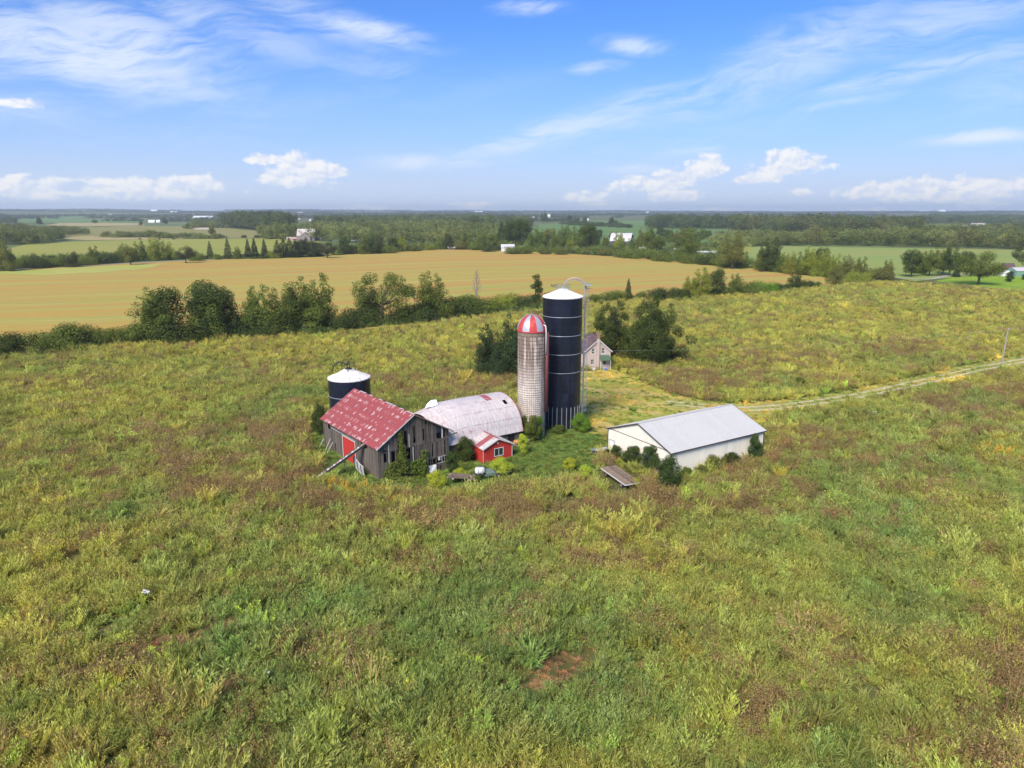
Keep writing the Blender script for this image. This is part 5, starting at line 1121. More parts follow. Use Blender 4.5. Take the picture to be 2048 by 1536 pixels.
MB().box((-.09, 11.1, 0), (-.04, 11.19, 2.14)).box((-.09, 12.21, 0), (-.04, 12.3, 2.14)).box((-.09, 11.1, 2.06), (-.04, 12.3, 2.14)).build('door_frame', M_silver, dr)
MB().box((-.10, 11.3, .95), (-.07, 11.36, 1.05)).build('handle', M_iron, dr)
MB().box((.1, .1, -.05), (WL-.1, WW-.1, .04)).build('slab', M_block, w_)
for i, (dx_, lb) in enumerate(((-1.5, 0), (-.9, 1), (-.3, 2), (-2.0, 3))):
    px0 = Vector(gnd(1206 + i*3, 903)); o = MB()
    for r in range(4): o.box((-.28 + r*.14, -1.5, .0), (-.20 + r*.14, 1.5, .05))
    o.box((-.3, -1.5, -.02), (.3, 1.5, 0))
    o = o.build('metal_sheet', [M_galv, M_white, M_galv, M_white][i], None, loc=(px0.x + .35*i - .6, px0.y - .15*i, .35 + .10*i), rot=(R(-8 + 3*i), R(10 - 5*i), R(-52 + 7*i)))
    tag(o, ['lowest loose metal sheet in the pile by the white door', 'second loose metal sheet in the pile by the white door', 'third loose metal sheet up in the pile by the white door', 'topmost loose metal sheet in the pile by the white door'][i], 'metal sheet', 'loose metal sheets beside the white shed')
bx = MB()
for k in range(3): bx.box((-.9, -1.4 + k*1.2, -.05), (.9, -1.2 + k*1.2, .12))
for k in range(3): bx.box((-.9 + k*.8, -1.4, .12), (-.7 + k*.8, 1.4, .3))
tag(bx.build('timber_blocking', M_board_d, None, loc=(gnd(1208, 903)[0]-.3, gnd(1208, 903)[1]-.2, 0), rot=(0, 0, R(-50))), 'grey timber crib under the loose metal sheets', 'timber')
# ------------------------------------------------------------------ tall blue silo
def ring_patch(r, z0, z1, a0, a1, n=4, t=.03):
    m_ = MB(); vs_ = []
    for rr in (r, r - t):
        for z in (z0, z1):
            for k in range(n+1): a = a0 + (a1-a0)*k/n; vs_.append((rr*math.cos(a), rr*math.sin(a), z))
    N_ = n+1; fs_ = [(k, k+1, N_+k+1, N_+k) for k in range(n)] + [(2*N_+k+1, 2*N_+k, 3*N_+k, 3*N_+k+1) for k in range(n)]
    fs_ += [(N_+k, N_+k+1, 3*N_+k+1, 3*N_+k) for k in range(n)] + [(k+1, k, 2*N_+k, 2*N_+k+1) for k in range(n)] + [(0, N_, 3*N_, 2*N_), (N_-1, 3*N_-1, 4*N_-1, 2*N_-1)]
    return m_.add(vs_, fs_)
def circ(r, z, n=40, a0=0, a1=2*PI): return [(r*math.cos(a0+(a1-a0)*k/n), r*math.sin(a0+(a1-a0)*k/n), z) for k in range(n)]
def steel_silo(name, loc, r, rows, rh, bands, label, roof_mat, apex, nc=12, rnd_rot=.1, cap=.75):
    s = empty(name, loc, rnd_rot, label, 'silo')
    MB().lathe([(r-.06, -.2), (r-.06, rows*rh-.02)], 36).build('inner_shell', M_navy, s)
    pm = ring_patch(r, 0, rh-.018, -PI/nc+.004, PI/nc-.004).mesh('panel', M_navy, smooth=False)
    for i in range(rows):
        for k in range(nc): link('panel', pm, s, loc=(0, 0, i*rh), rot=(0, 0, (k + .5*(i % 2)*0)*2*PI/nc))
    for z in bands: MB().tube(circ(r+.04, z), .055, 6, closed=True).build('band', M_silver, s, smooth=True)
    h = rows*rh; ns = 24; m_ = MB(); a = PI/ns
    def rz(f_): return h + .02 + apex*(1-f_) - .12*math.sin(PI*f_)*0
    prof = [(r+.08, h-.10), (r+.08, h+.03), (r*.62, h+.03+apex*.46), (cap, h+.03+apex)]
    pts = []
    for (pr, pz) in prof: pts += [(pr*math.cos(-a), pr*math.sin(-a), pz), (pr*math.cos(a), pr*math.sin(a), pz)]
    m_.add(pts, [(2*i, 2*i+1, 2*i+3, 2*i+2) for i in range(3)])
    for i in range(1, 3): m_.bar(Vector(pts[2*i]) + Vector((0,0,.02)), Vector(pts[2*i+2]) + Vector((0,0,.02)), .05, .06)
    pm = m_.mesh('roof_panel', roof_mat)
    for k in range(ns): link('roof_panel', pm, s, rot=(0, 0, 2*PI*k/ns))
    MB().lathe([(cap+.02, h+apex-.05), (cap+.02, h+apex+.14), (cap*.55, h+apex+.22), (0.01, h+apex+.24)], 20).build('roof_cap', roof_mat, s)
    return s, h
BX, BY = 8.0, 112.0
SB, hb = steel_silo('blue_silo', (BX, BY, 0), 3.11, 14, 1.5, (18.05, 15.1, 12.15, 9.2), 'tall dark blue steel silo with white roof and side ladder', M_white, 1.02)
for k in range(26):
    a = 2*PI*k/26; MB().box((3.11, -.05, .1), (3.20, .05, 3.6)).build('batten', M_silver, SB, rot=(0, 0, a))
for k in range(20):
    a = 2*PI*k/20; MB().box((3.11, -.035, 3.7), (3.135, .035, 20.9)).build('seam_strip', M_navy, SB, rot=(0, 0, a)) if k % 2 == 0 else None
# ladder with cage and the big arch over the roof (all in the silo's frame, whose rotation is .1)
la = -.25                                                       # angle of the ladder around the silo
ca, sa = math.cos(la), math.sin(la)
def lp(rad_, off, z): return (ca*rad_ - sa*off, sa*rad_ + ca*off, z)
ldm = MB(); 
for o_ in (-.22, .22): ldm.tube([lp(3.42, o_, .3), lp(3.42, o_, 22.9)], .035, 5)
lad = ldm.build('ladder', M_galv, SB)
rg = MB().tube([lp(3.42, -.22, 0), lp(3.42, .22, 0)], .022, 4).mesh('rung', M_galv)
for k in range(74): link('rung', rg, lad, loc=(0, 0, .5 + k*.3))
cg = MB()
for o_, r_ in ((-.38, 3.6), (-.30, 3.95), (0, 4.1), (.30, 3.95), (.38, 3.6)): cg.bar(lp(r_, o_, 2.4), lp(r_, o_, 23.2), .045, .02)
cg.build('cage', M_galv, SB)
hp = MB().tube([lp(3.42, -.3, 0), lp(3.6, -.38, 0), lp(3.95, -.30, 0), lp(4.1, 0, 0), lp(3.95, .30, 0), lp(3.6, .38, 0), lp(3.42, .3, 0)], .024, 4).mesh('cage_hoop', M_galv)
for k in range(24): link('cage_hoop', hp, SB, loc=(0, 0, 2.5 + k*.9))
pi_ = MB(); pi_.tube([lp(3.5, 1.0, .1), lp(3.5, 1.0, 22.6)], .10, 8); pi_.tube([lp(3.5, .72, .1), lp(3.5, .72, 21.2)], .05, 6); pi_.build('fill_pipe', M_galv, SB)
for k in range(12): MB().box((3.08, -.03, 0), (3.52, .03, .06)).build('bracket', M_galv, SB, loc=(0, 0, 1 + k*1.8), rot=(0, 0, la + .28))
for k in range(15):
    MB().tube([lp(4.1, .0, 0), lp(4.55, .12, .02)], .025, 4).build('cage_peg', M_galv, SB, loc=(0, 0, 9.0 + k*.95)) if k % 2 == 0 else None
m_ = MB(); arc = []
for k in range(19):
    t = PI*k/18; cxr = 1.85; rr = 1.85
    arc.append((ca*(cxr + rr*math.cos(t)), sa*(cxr + rr*math.cos(t)), 22.3 + 1.62*math.sin(t)))
arc2 = [(p[0] + sa*.0, p[1], 22.4 + (p[2]-22.4)*.80) for p in arc]
m_.tube([(p[0] - sa*.0 + .0, p[1], p[2]) for p in arc], .065, 7); m_.build('arch_pipe', M_galv, SB, smooth=True)
m_ = MB()
for o_ in (-.3, .3):
    m_.tube([(p[0] - sa*o_*1.0, p[1] + ca*o_, p[2] - .28) for p in arc], .03, 4)
for k in range(1, 18):
    p = arc[k]; m_.tube([(p[0] + sa*.3, p[1] - ca*.3, p[2]-.28), (p[0] - sa*.3, p[1] + ca*.3, p[2]-.28)], .022, 4)
m_.build('arch_ladder', M_galv, SB)
m_ = MB()
for r0 in (.9, 1.0):
    for z in (.45, .9): m_.tube(circ(1.15, hb + .95 + z, 16), .025, 4, closed=True)
for k in range(8): a = PI/4*k; m_.tube([(1.15*math.cos(a), 1.15*math.sin(a), hb+.65), (1.15*math.cos(a), 1.15*math.sin(a), hb+1.9)], .028, 4)
m_.build('guard_rail', M_galv, SB)
MB().box((-.25, -.25, 0), (.25, .25, .5)).build('roof_hatch', M_galv, SB, loc=(0, 0, hb+1.1))
m_ = MB()
for k in range(5):
    a = 2.2 + k*.35; p = (1.6*math.cos(a) , 1.6*math.sin(a), hb + 1.5 + .12*(k % 2)); m_.tube([(1.15*math.cos(a), 1.15*math.sin(a), hb+1.85), p, (p[0]*1.25, p[1]*1.25, p[2]+.25)], .03, 4)
m_.build('bent_rod', M_iron, SB)
MB().box((3.3, -.9, 22.85), (4.5, .5, 22.93)).build('top_platform', M_galv, SB, rot=(0, 0, la))

# ------------------------------------------------------------------ concrete stave silo with striped dome
def stained():
    m_, t, b = principled('stained_staves'); co = t.n('ShaderNodeTexCoord').outputs['Object']; x, y, z = t.sep(co)
    isl = t.n('ShaderNodeNewGeometry').outputs['Random Per Island']
    drip = t.noise(t.scl(co, (2.2, 2.2, .10)), 1.0, 5, .65); n_ = t.noise(co, 1.6, 6, .7); big = t.noise(t.scl(co, (.5, .5, .16)), 1.0, 3)
    base = t.mix(n_, (.62, .52, .44), (.80, .70, .62))
    up = t.step(z, 7.0, 13.0)
    k = t.m('MULTIPLY', t.step(drip, .36, .52), t.m('MULTIPLY', up, t.step(big, .30, .46)))
    col = t.mix(t.m('MULTIPLY', k, .9), base, (.20, .13, .095))
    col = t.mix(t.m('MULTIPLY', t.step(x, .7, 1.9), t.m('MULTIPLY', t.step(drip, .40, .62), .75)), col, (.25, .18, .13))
    col = t.mix(t.step(z, 15.7, 15.9), col, (.27, .21, .15))
    v_ = t.m('ADD', .86, t.m('MULTIPLY', isl, .26)); t.put(b.inputs['Base Color'], t.mix(1.0, col, t.comb(v_, v_, v_), 'MULTIPLY'))
    b.inputs['Roughness'].default_value = .9; bump(t, b, n_, .3, .02); return m_
M_stave = stained(); CR = 2.12; CH = 16.6
CS = empty('concrete_silo', (3.0, 106.2, 0), 0, 'stained concrete stave silo with red and silver striped dome', 'silo')
MB().lathe([(CR-.05, -.2), (CR-.05, CH)], 44).build('core', plain('joint_mortar', (.10, .08, .07), 1, .2, 4), CS)
m_ = MB(); ns = 44
for k in range(ns):
    a0, a1 = 2*PI*k/ns + .012, 2*PI*(k+1)/ns - .012; z = -.38*(k % 2); 
    while z < CH - .05:
        z0_, z1_ = max(z, 0) + .012, min(z + .76, CH) - .012
        if z1_ - z0_ > .05:
            q = [(r*math.cos(a), r*math.sin(a), zz) for zz in (z0_, z1_) for r, a in ((CR-.06, a0), (CR + RS.uniform(-.006, .006), a0), (CR, a1), (CR-.06, a1))]
            m_.add(q, [(0,3,2,1),(4,5,6,7),(0,1,5,4),(1,2,6,5),(2,3,7,6),(3,0,4,7)])
        z += .76
st = m_.build('stave_wall', M_stave, CS); st['kind'] = 'stuff'
hz_ = []; z = .35; sp_ = .27
while z < CH - .4: hz_.append(z); sp_ = .27 + .33*max(0, min(1, (z-4)/11)); z += sp_
M_hoop = plain('rusty_hoop', (.10, .07, .055), .8, .3, 4)
hm = MB().tube(circ(CR+.02, 0, 36), .026, 4, closed=True).mesh('hoop', M_hoop)
for z in hz_: link('hoop', hm, CS, loc=(0, 0, z), rot=(0, 0, RS.uniform(0, 6)))
M_dr = plain('dome_red', (.56, .06, .055), .5, .25, 2, c2=(.62, .30, .28), thr=(.55, .75)); M_ds = plain('dome_silver', (.50, .50, .54), .4, .15, 2, metal=.3)
nd_ = 12
def dome_patch():
    m_ = MB(); vs_ = []; n1_, n2_ = 3, 8
    for i in range(n2_ + 1):
        f_ = (PI/2 - .06)*i/n2_
        for k in range(n1_ + 1):
            a = -PI/nd_ + 2*PI/nd_*k/n1_; rr = (CR+.07)*math.cos(f_); vs_.append((rr*math.cos(a), rr*math.sin(a), CH + 2.35*math.sin(f_)))
    m_.add(vs_, [(i*4+k, i*4+k+1, (i+1)*4+k+1, (i+1)*4+k) for i in range(n2_) for k in range(3)])
    for i in range(n2_):
        p, q = Vector(vs_[i*4]), Vector(vs_[(i+1)*4]); m_.bar(p*1.002 + Vector((0,0,.005)), q*1.002 + Vector((0,0,.005)), .05, .05)
    return m_
dr_, ds_ = dome_patch().mesh('dome_panel', M_dr, True), dome_patch().mesh('dome_panel', M_ds, True)
for k in range(nd_): link('dome_panel', dr_ if k % 2 else ds_, CS, rot=(0, 0, 2*PI*(k + .15)/nd_))
MB().lathe([(.32, CH+2.28), (.30, CH+2.42), (.01, CH+2.48)], 14).build('dome_cap', M_silver, CS)
MB().lathe([(CR+.05, CH-.12), (CR+.11, CH-.12), (CR+.11, CH+.04), (CR+.05, CH+.04)], 40).build('dome_rim', M_dr, CS)
ch = MB(); a = -.32; c, s = math.cos(a), math.sin(a)
ch.tube([(c*(CR+.28), s*(CR+.28), 4.0), (c*(CR+.28), s*(CR+.28), CH-.2)], .27, 8); ch.build('chute', plain('chute_red', (.16, .045, .04), .6, .3, 3), CS, smooth=True)
gm = MB(); gm.tube([(c*(CR+.1) , s*(CR+.1)-.45, 13.2), (c*(CR+.1), s*(CR+.1)-.45, CH+.1), (c*(CR+.02), s*(CR)-.42, CH+.75), (c*(CR-.35), s*(CR-.35)-.35, CH+.95), (c*(CR-.7), s*(CR-.7)-.3, CH+.85)], .085, 7); gm.build('gooseneck_pipe', M_white, CS, smooth=True)

# ------------------------------------------------------------------ short silo behind the red roof
M_rustw = plain('rust_streaked_white', (.76, .72, .68), .6, .12, 2, c2=(.60, .38, .30), thr=(.52, .72), stretch=(1, 1, 3))
SS, hs = steel_silo('short_silo', (-26.4, 112.0, 0), 3.33, 6, 1.32, (5.1,), 'short dark silo with rust streaked white roof behind the red roofed barn', M_rustw, 1.15, cap=.95)
zt_ = hs + 1.15
m_ = MB().tube(circ(1.05, zt_+1.25, 4), .04, 5, closed=True)
for k in range(4): a = PI/2*k; m_.tube([(1.05*math.cos(a), 1.05*math.sin(a), zt_-.3), (1.05*math.cos(a), 1.05*math.sin(a), zt_+1.5)], .055, 5)
m_.tube(circ(1.05, zt_+.7, 4), .03, 4, closed=True); m_.build('guard_rail', M_iron, SS)
m_ = MB(); ar = [(-.1 - 1.15 + 1.15*math.cos(t), -.4, zt_ + .15 + 1.35*math.sin(t)) for t in [PI*k/12*1.02 for k in range(1, 13)]]
m_.tube([(.25, -.35, zt_+.5), (.05, -.4, zt_+1.5), (-.35, -.4, zt_+1.05)], .07, 5); m_.tube([(.0, -.4, zt_+1.0)] + ar[2:], .11, 6)
m_.tube([(p[0]*.85-.1, p[1]+.5, p[2]*1-.12) for p in ar], .035, 4)
m_.build('arch_pipe', M_iron, SS)
for k in range(1, 10): MB().tube([(ar[k][0], ar[k][1], ar[k][2]), (ar[k][0]*.85-.1, ar[k][1]+.5, ar[k][2]-.12)], .025, 4).build('rung', M_iron, SS)
MB().lathe([(.55, zt_+.1), (.55, zt_+.34), (.02, zt_+.36)], 14).build('vent', M_iron, SS)

# ------------------------------------------------------------------ pink farmhouse
M_stucco = plain('pink_stucco', (.50, .40, .355), .9, .14, 2.0, c2=(.40, .30, .26), thr=(.55, .75), bmp=.2)
M_shingle = plain('brown_shingle', (.135, .085, .085), .9, .3, 8, c2=(.19, .13, .12), thr=(.5, .7), rnd=.35)
M_brick = plain('chimney_brick', (.27, .15, .12), .9, .3, 8, c2=(.40, .30, .26), thr=(.55, .7))
M_awn = plain('green_awning', (.07, .13, .075), .8, .25, 3, c2=(.12, .11, .07), thr=(.55, .7))
HW, HL, HHE, HHR = 5.6, 8.6, 4.25, 6.75
h_ = empty('farmhouse', (16.25, 154.0, 0), .07, 'old pink stucco farmhouse with brown roof, chimney and green awning', 'house')
m_ = MB(); ww = [(0,0),(HW,0),(HW,HL),(0,HL)]
wins = [(1.35, 2.05, 3.35, 4.6), (3.55, 4.25, 3.45, 4.75), (1.2, 1.95, 1.0, 2.15), (3.9, 4.75, -.1, 1.95)]
def cut_wall(m_, W_, ztf, holes, y0_, y1_):
    xs = sorted(set([0, W_/2, W_] + [h[0] for h in holes] + [h[1] for h in holes]))
    for a, b in zip(xs[:-1], xs[1:]):
        hh_ = sorted([(h[2], h[3]) for h in holes if h[0] <= a + 1e-6 and h[1] >= b - 1e-6]); cur = -.2
        for (z0_, z1_) in hh_ + [(None, None)]:
            if z0_ is None:
                m_.add([(a,y0_,cur),(b,y0_,cur),(b,y1_,cur),(a,y1_,cur),(a,y0_,ztf(a)),(b,y0_,ztf(b)),(b,y1_,ztf(b)),(a,y1_,ztf(a))], [(0,3,2,1),(4,5,6,7),(0,1,5,4),(1,2,6,5),(2,3,7,6),(3,0,4,7)])
            else:
                if z0_ > cur: m_.box((a, y0_, cur), (b, y1_, z0_))
                cur = z1_
hz = lambda x: HHE + (HHR-HHE)*(1-abs(x-HW/2)/(HW/2)) - .05
cut_wall(m_, HW, hz, wins, 0, .25); m_.build('wall', M_stucco, h_)
m_ = MB(); cut_wall(m_, HW, hz, [], HL-.25, HL); m_.build('wall', M_stucco, h_)
for x_ in (0, HW-.25): MB().box((x_, .25, -.2), (x_+.25, HL-.25, HHE-.05)).build('wall', M_stucco, h_)
for i, (x0, x1, z0_, z1_) in enumerate(wins[:3]):
    f_ = MB().box((x0, .06, z0_), (x1, .14, z0_+.08)).box((x0, .06, z1_-.08), (x1, .14, z1_)).box((x0, .06, z0_+.08), (x0+.08, .14, z1_-.08)).box((x1-.08, .06, z0_+.08), (x1, .14, z1_-.08)).box((x0+.08, .07, (z0_+z1_)/2-.03), (x1-.08, .13, (z0_+z1_)/2+.03)).box(((x0+x1)/2-.025, .075, z0_+.08), ((x0+x1)/2+.025, .125, z1_-.08)).build('window', M_trim_w, h_)
    MB().box((x0+.08, .10, z0_+.08), (x1-.08, .11, z1_-.08)).build('pane', M_glass, f_); MB().box((x0-.06, -.08, z0_-.08), (x1+.06, .05, z0_-.005)).build('sill', M_trim_w, f_)
dd_ = MB().box((3.9, .08, -.1), (4.75, .14, 1.95)).build('door', M_trim_w, h_); MB().box((4.05, .05, 1.0), (4.6, .079, 1.75)).build('pane', M_glass, dd_)
for side in (0, 1):
    sl_ = math.hypot(HW/2+.35, HHR-HHE+.3); n_ = 9; ang = math.atan2(HHR-HHE, HW/2); sh_me = MB().box((0, 0, 0), (sl_/n_+.05, HL+.7, .035)).mesh('shingle_course', M_shingle)
    for k in range(n_):
        d_ = sl_*k/n_; x_ = -.35 + d_*math.cos(ang); z_ = HHE - .30 + d_*math.sin(ang) + .012*k*0
        if side == 0: M_ = Matrix.Translation((x_, -.35, z_ + .02)) @ Matrix.Rotation(-ang + .035, 4, 'Y')
        else: M_ = Matrix.Translation((HW - x_, HL+.35, z_ + .02)) @ Matrix.Rotation(PI, 4, 'Z') @ Matrix.Rotation(-ang + .035, 4, 'Y')
        o = link('shingle_course', sh_me, h_); o.matrix_local = M_
MB().box((HW/2-.38, -.42, -.2), (HW/2+.22, -.003, HHR+.1)).build('chimney_stack', M_stucco, h_); MB().box((HW/2-.42, -.45, HHR+.1), (HW/2+.26, .25, HHR+1.15)).box((HW/2-.48, -.51, HHR+1.15), (HW/2+.32, .31, HHR+1.28)).build('chimney', M_brick, h_)
MB().bar((-.37, -.37, HHE-.42), (HW/2, -.37, HHR-.12), .04, .18).build('fascia', M_trim_w, h_); MB().bar((HW/2, -.37, HHR-.12), (HW+.37, -.37, HHE-.42), .04, .18).build('fascia', M_trim_w, h_)
aw = MB().slab([(3.1, -1.5, 2.15), (5.5, -1.5, 2.15), (5.3, -.01, 3.1), (3.3, -.01, 3.1)], .05).slab([(3.1, -1.5, 2.15), (3.3, -.01, 3.1), (3.3, -.01, 2.25), (3.1, -1.4, 2.05)], .03).build('awning', M_awn, h_)
for x_ in (3.2, 5.4): MB().box((x_-.05, -1.45, -.1), (x_+.05, -1.35, 2.1)).build('awning_post', M_trim_w, aw)
MB().box((-1.5, 2.2, -.2), (-.003, HL-.6, 3.0)).build('side_wing', M_stucco, h_); MB().slab([(-1.8, 2.0, 2.95), (-.003, 2.0, 3.55), (-.003, HL-.3, 3.55), (-1.8, HL-.3, 2.95)][::1], .08).build('wing_roof', M_shingle, h_)
MB().box((3.0, 4.2, HHR+.05), (3.5, 4.7, HHR+.75)).build('chimney', M_brick, h_)
tb = MB().lathe([(.28, 0), (.34, .42), (.38, .42), (.38, .46), (.30, .44), (.26, .05), (.01, .05)], 16)
tag(tb.build('blue_tub', plain('blue_plastic', (.12, .22, .55), .5, .1, 3), None, loc=(20.6, 152.2, .02)), 'small blue tub on the ground by the farmhouse door', 'tub')
bb = MB().box((-.25, -.2, 0), (.25, .2, .32)).box((-.28, -.23, .32), (.28, .23, .38)); tag(bb.build('white_box', M_white, None, loc=(18.0, 152.6, .0)), 'small white box beside the farmhouse chimney', 'box')

# ------------------------------------------------------------------ wagons and yard things
M_deck = plain('wagon_deck', (.25, .18, .125), .95, .35, 5, c2=(.15, .11, .08), thr=(.5, .65), stretch=(1, 1, 1), rnd=.6)
def wheel(parent, c, r=.34, w_=.18):
    o = MB().lathe([(r*.55, -w_/2), (r*.9, -w_/2), (r, -w_*.3), (r, w_*.3), (r*.9, w_/2), (r*.55, w_/2)], 16).build('wheel', M_iron, parent, loc=c, rot=(PI/2, 0, 0))
    MB().lathe([(.02, -w_*.3), (r*.55, -w_*.35), (r*.55, w_*.35), (.02, w_*.3)], 12).build('rim', M_rust, o)
def flat_wagon(name, c, rz, L_, W_, zd, label, tilt=(0, 0), deckmat=None, n_=9, side=False):
    g = empty(name, (c[0], c[1], 0), rz, label, 'wagon'); g.rotation_euler = (tilt[0], tilt[1], rz)
    for k in range(n_):
        w1 = W_/n_; off = RS.uniform(-.08, .08); MB().box((-L_/2+off, -W_/2+k*w1, zd), (L_/2+off*.5, -W_/2+(k+1)*w1-.015, zd+.045)).build('plank', deckmat or M_deck, g)
    for y_ in (-W_/2-.03, W_/2-.04): MB().box((-L_/2, y_, zd-.16), (L_/2, y_+.07, zd-.003)).build('side_sill', M_trim_w if (y_ < 0 and W_ > 2) else M_board_d, g)
    for x_ in (-L_/2-.06, L_/2): MB().box((x_, -W_/2, zd-.16), (x_+.06, W_/2, zd-.003)).build('end_sill', M_trim_w, g)
    for k in range(5): x_ = -L_/2 + L_*(k+.5)/5; MB().box((x_-.05, -W_/2+.05, zd-.15), (x_+.05, W_/2-.05, zd-.006)).build('cross_beam', M_board_d, g)
    for y_ in (-.4, .4): MB().box((-L_/2+.2, y_-.05, zd-.3), (L_/2-.2, y_+.05, zd-.153)).build('chassis_beam', M_iron, g)
    for x_ in (-L_*.32, L_*.32):
        MB().bar((x_, -W_*.42, .34), (x_, W_*.42, .34), .09).build('axle', M_iron, g); MB().bar((x_, 0, .34), (x_, 0, zd-.3), .12).build('bolster', M_iron, g)
        for y_ in (-W_*.42, W_*.42): wheel(g, (x_, y_, .34))
    MB().bar((-L_/2, 0, .4), (-L_/2-1.5, 0, .2), .08).build('tongue', M_iron, g)
    return g
pa, pb_ = np.array(gnd(1216.5, 934, .9)), np.array(gnd(1265.5, 965, .9)); d_ = pb_ - pa
fw = flat_wagon('flat_wagon', (pa+pb_)/2, math.atan2(d_[1], d_[0]), float(np.linalg.norm(d_)), 2.25, .88, 'weathered flat hay wagon with grey brown plank deck by the cream shed', tilt=(0, R(1.5)))
pst = MB().bar((-2.9, .2, .9), (-3.1, .25, 2.3), .09).bar((-2.98, .2, 1.7), (-2.5, .3, 2.1), .06); tag(pst.build('crooked_post', M_board, None, loc=fw.location, rot=fw.rotation_euler), 'crooked bare post standing at the head of the flat wagon', 'post')
pa, pb_ = np.array(gnd(899, 950, .5)), np.array(gnd(950, 954, .5)); d_ = pb_ - pa
ow = flat_wagon('old_trailer', (pa+pb_)/2, math.atan2(d_[1], d_[0]), float(np.linalg.norm(d_)), 1.3, .55, 'low rusty brown trailer in the weeds beside the white tank', n_=6)
tx, ty_, _ = gnd(959.5, 953, .2)
tk_ = empty('white_tank', (tx, ty_, 0), .25, 'small white plastic tank on a dark stand before the red shed', 'tank')
m_ = MB(); 
prof = [(-.62, .30), (-.55, .46), (-.35, .54), (.35, .54), (.55, .46), (.62, .30)]
ringn = 14; vs_ = []
for x_, r_ in prof:
    for k in range(ringn):
        a = 2*PI*k/ringn; cy_, sy_ = math.cos(a), math.sin(a); vs_.append((x_, r_*.85*math.copysign(abs(cy_)**.7, cy_), 1.05 + r_*.78*math.copysign(abs(sy_)**.7, sy_)))
fs_ = [(i*ringn+k, i*ringn+(k+1) % ringn, (i+1)*ringn+(k+1) % ringn, (i+1)*ringn+k) for i in range(len(prof)-1) for k in range(ringn)] + [tuple(range(ringn-1, -1, -1)), tuple(5*ringn+k for k in range(ringn))]
m_.add(vs_, fs_).build('tank_body', M_white, tk_, smooth=True)
MB().lathe([(.16, 1.44), (.16, 1.55), (.01, 1.56)], 12).build('filler_cap', M_galv, tk_)
m_ = MB().box((-.6, -.42, .5), (.6, .42, .62))
for x_ in (-.5, .5):
    for y_ in (-.35, .35): m_.box((x_-.05, y_-.05, 0), (x_+.05, y_+.05, .5))
m_.build('stand', M_iron, tk_)
for x_ in (-.3, .3): MB().box((x_-.03, -.48, .62), (x_+.03, -.455, 1.45)).build('strap', M_galv, tk_)
gx, gy, _ = gnd(990, 948, .3)
M_gm = plain('old_green_paint', (.13, .19, .15), .7, .3, 4, c2=(.2, .14, .1), thr=(.55, .7))
g_ = empty('green_implement', (gx, gy, 0), .45, 'faded green farm implement frame lying in front of the red shed', 'implement')
MB().bar((-1.6, -.5, .45), (2.2, -.5, .5), .14).build('frame_beam', M_gm, g_); MB().bar((-1.6, .5, .45), (2.2, .5, .5), .14).build('frame_beam', M_gm, g_)
for x_ in (-1.5, -.4, .8, 2.0): MB().bar((x_, -.5, .46), (x_, .5, .46), .1).build('cross_bar', M_gm, g_)
MB().slab([(-1.4, -.45, .62), (-.1, -.45, .62), (-.3, .5, 1.05), (-1.3, .5, 1.0)], .04).build('cover_sheet', M_gm, g_)
MB().bar((-1.6, 0, .45), (-2.3, .2, .3), .1).build('tongue', M_gm, g_)
for y_ in (-.62, .62): wheel(g_, (.2, y_, .33), .33, .14)
bxx, by_, _ = gnd(1033, 888, .3)
g_ = empty('orange_barrel', (bxx, by_, 0), 0, 'faded orange barrel lying behind the red shed', 'barrel')
o = MB().lathe([(.01, -.45), (.30, -.45), (.33, -.40), (.34, -.15), (.355, -.14), (.34, -.12), (.34, .12), (.355, .14), (.34, .16), (.33, .42), (.30, .45), (.01, .45)], 18).build('barrel_body', plain('orange_plastic', (.55, .25, .08), .6, .15, 3), g_, smooth=True, loc=(0, 0, .62), rot=(R(75), 0, R(40)))
MB().box((-.4, -.3, 0), (.4, .3, .32)).build('barrel_stand', M_board_d, g_)
p0, p1 = Vector(gnd(1046, 894)), Vector(gnd(1070, 878)); o = MB().bar((0, 0, .25), tuple(p1 - p0 + Vector((0, 0, .75))), .12, .07); tag(o.build('leaning_beam', M_trim_w, None, loc=p0), 'pale beam leaning near the foot of the concrete silo', 'beam')

# ------------------------------------------------------------------ utility pole and wires
px0 = gnd(2001, 741); M_pole = plain('pole_wood', (.33, .30, .26), .9, .2, 4)
up_ = empty('utility_pole', px0, 0, 'pale wooden utility pole beside the farm track', 'pole')
hp_ = 9.3; MB().tube([(0, 0, -.2), (.1, .05, hp_*.5), (.25, .1, hp_)], [.17, .15, .12], 8).build('shaft', M_pole, up_)
MB().bar((.2, .1, hp_-.12), (.75, .1, hp_-.02), .10).build('bracket', M_pole, up_)
MB().lathe([(.05, hp_), (.08, hp_+.08), (.04, hp_+.16), (.01, hp_+.18)], 8).build('insulator', M_white, up_, loc=(.35, .1, 0))
top = Vector(px0) + Vector((.35, .1, hp_))
def wire(a, b, sag_, r, label):
    a, b = Vector(a), Vector(b); P = [a.lerp(b, t/20) - Vector((0, 0, 4*sag_*(t/20)*(1-t/20))) for t in range(21)]
    o = MB().tube([p - a for p in P], r, 4).build('overhead_wire', M_galv, None, loc=a); tag(o, label, 'wire')
wire((21.6, 154.3, 4.1), top, 1.2, .012, 'thin power wire sagging from the farmhouse eave to the pole')
wire(top, Vector((230, 158, 11)), 2.0, .012, 'thin power wire leaving the pole to the right')

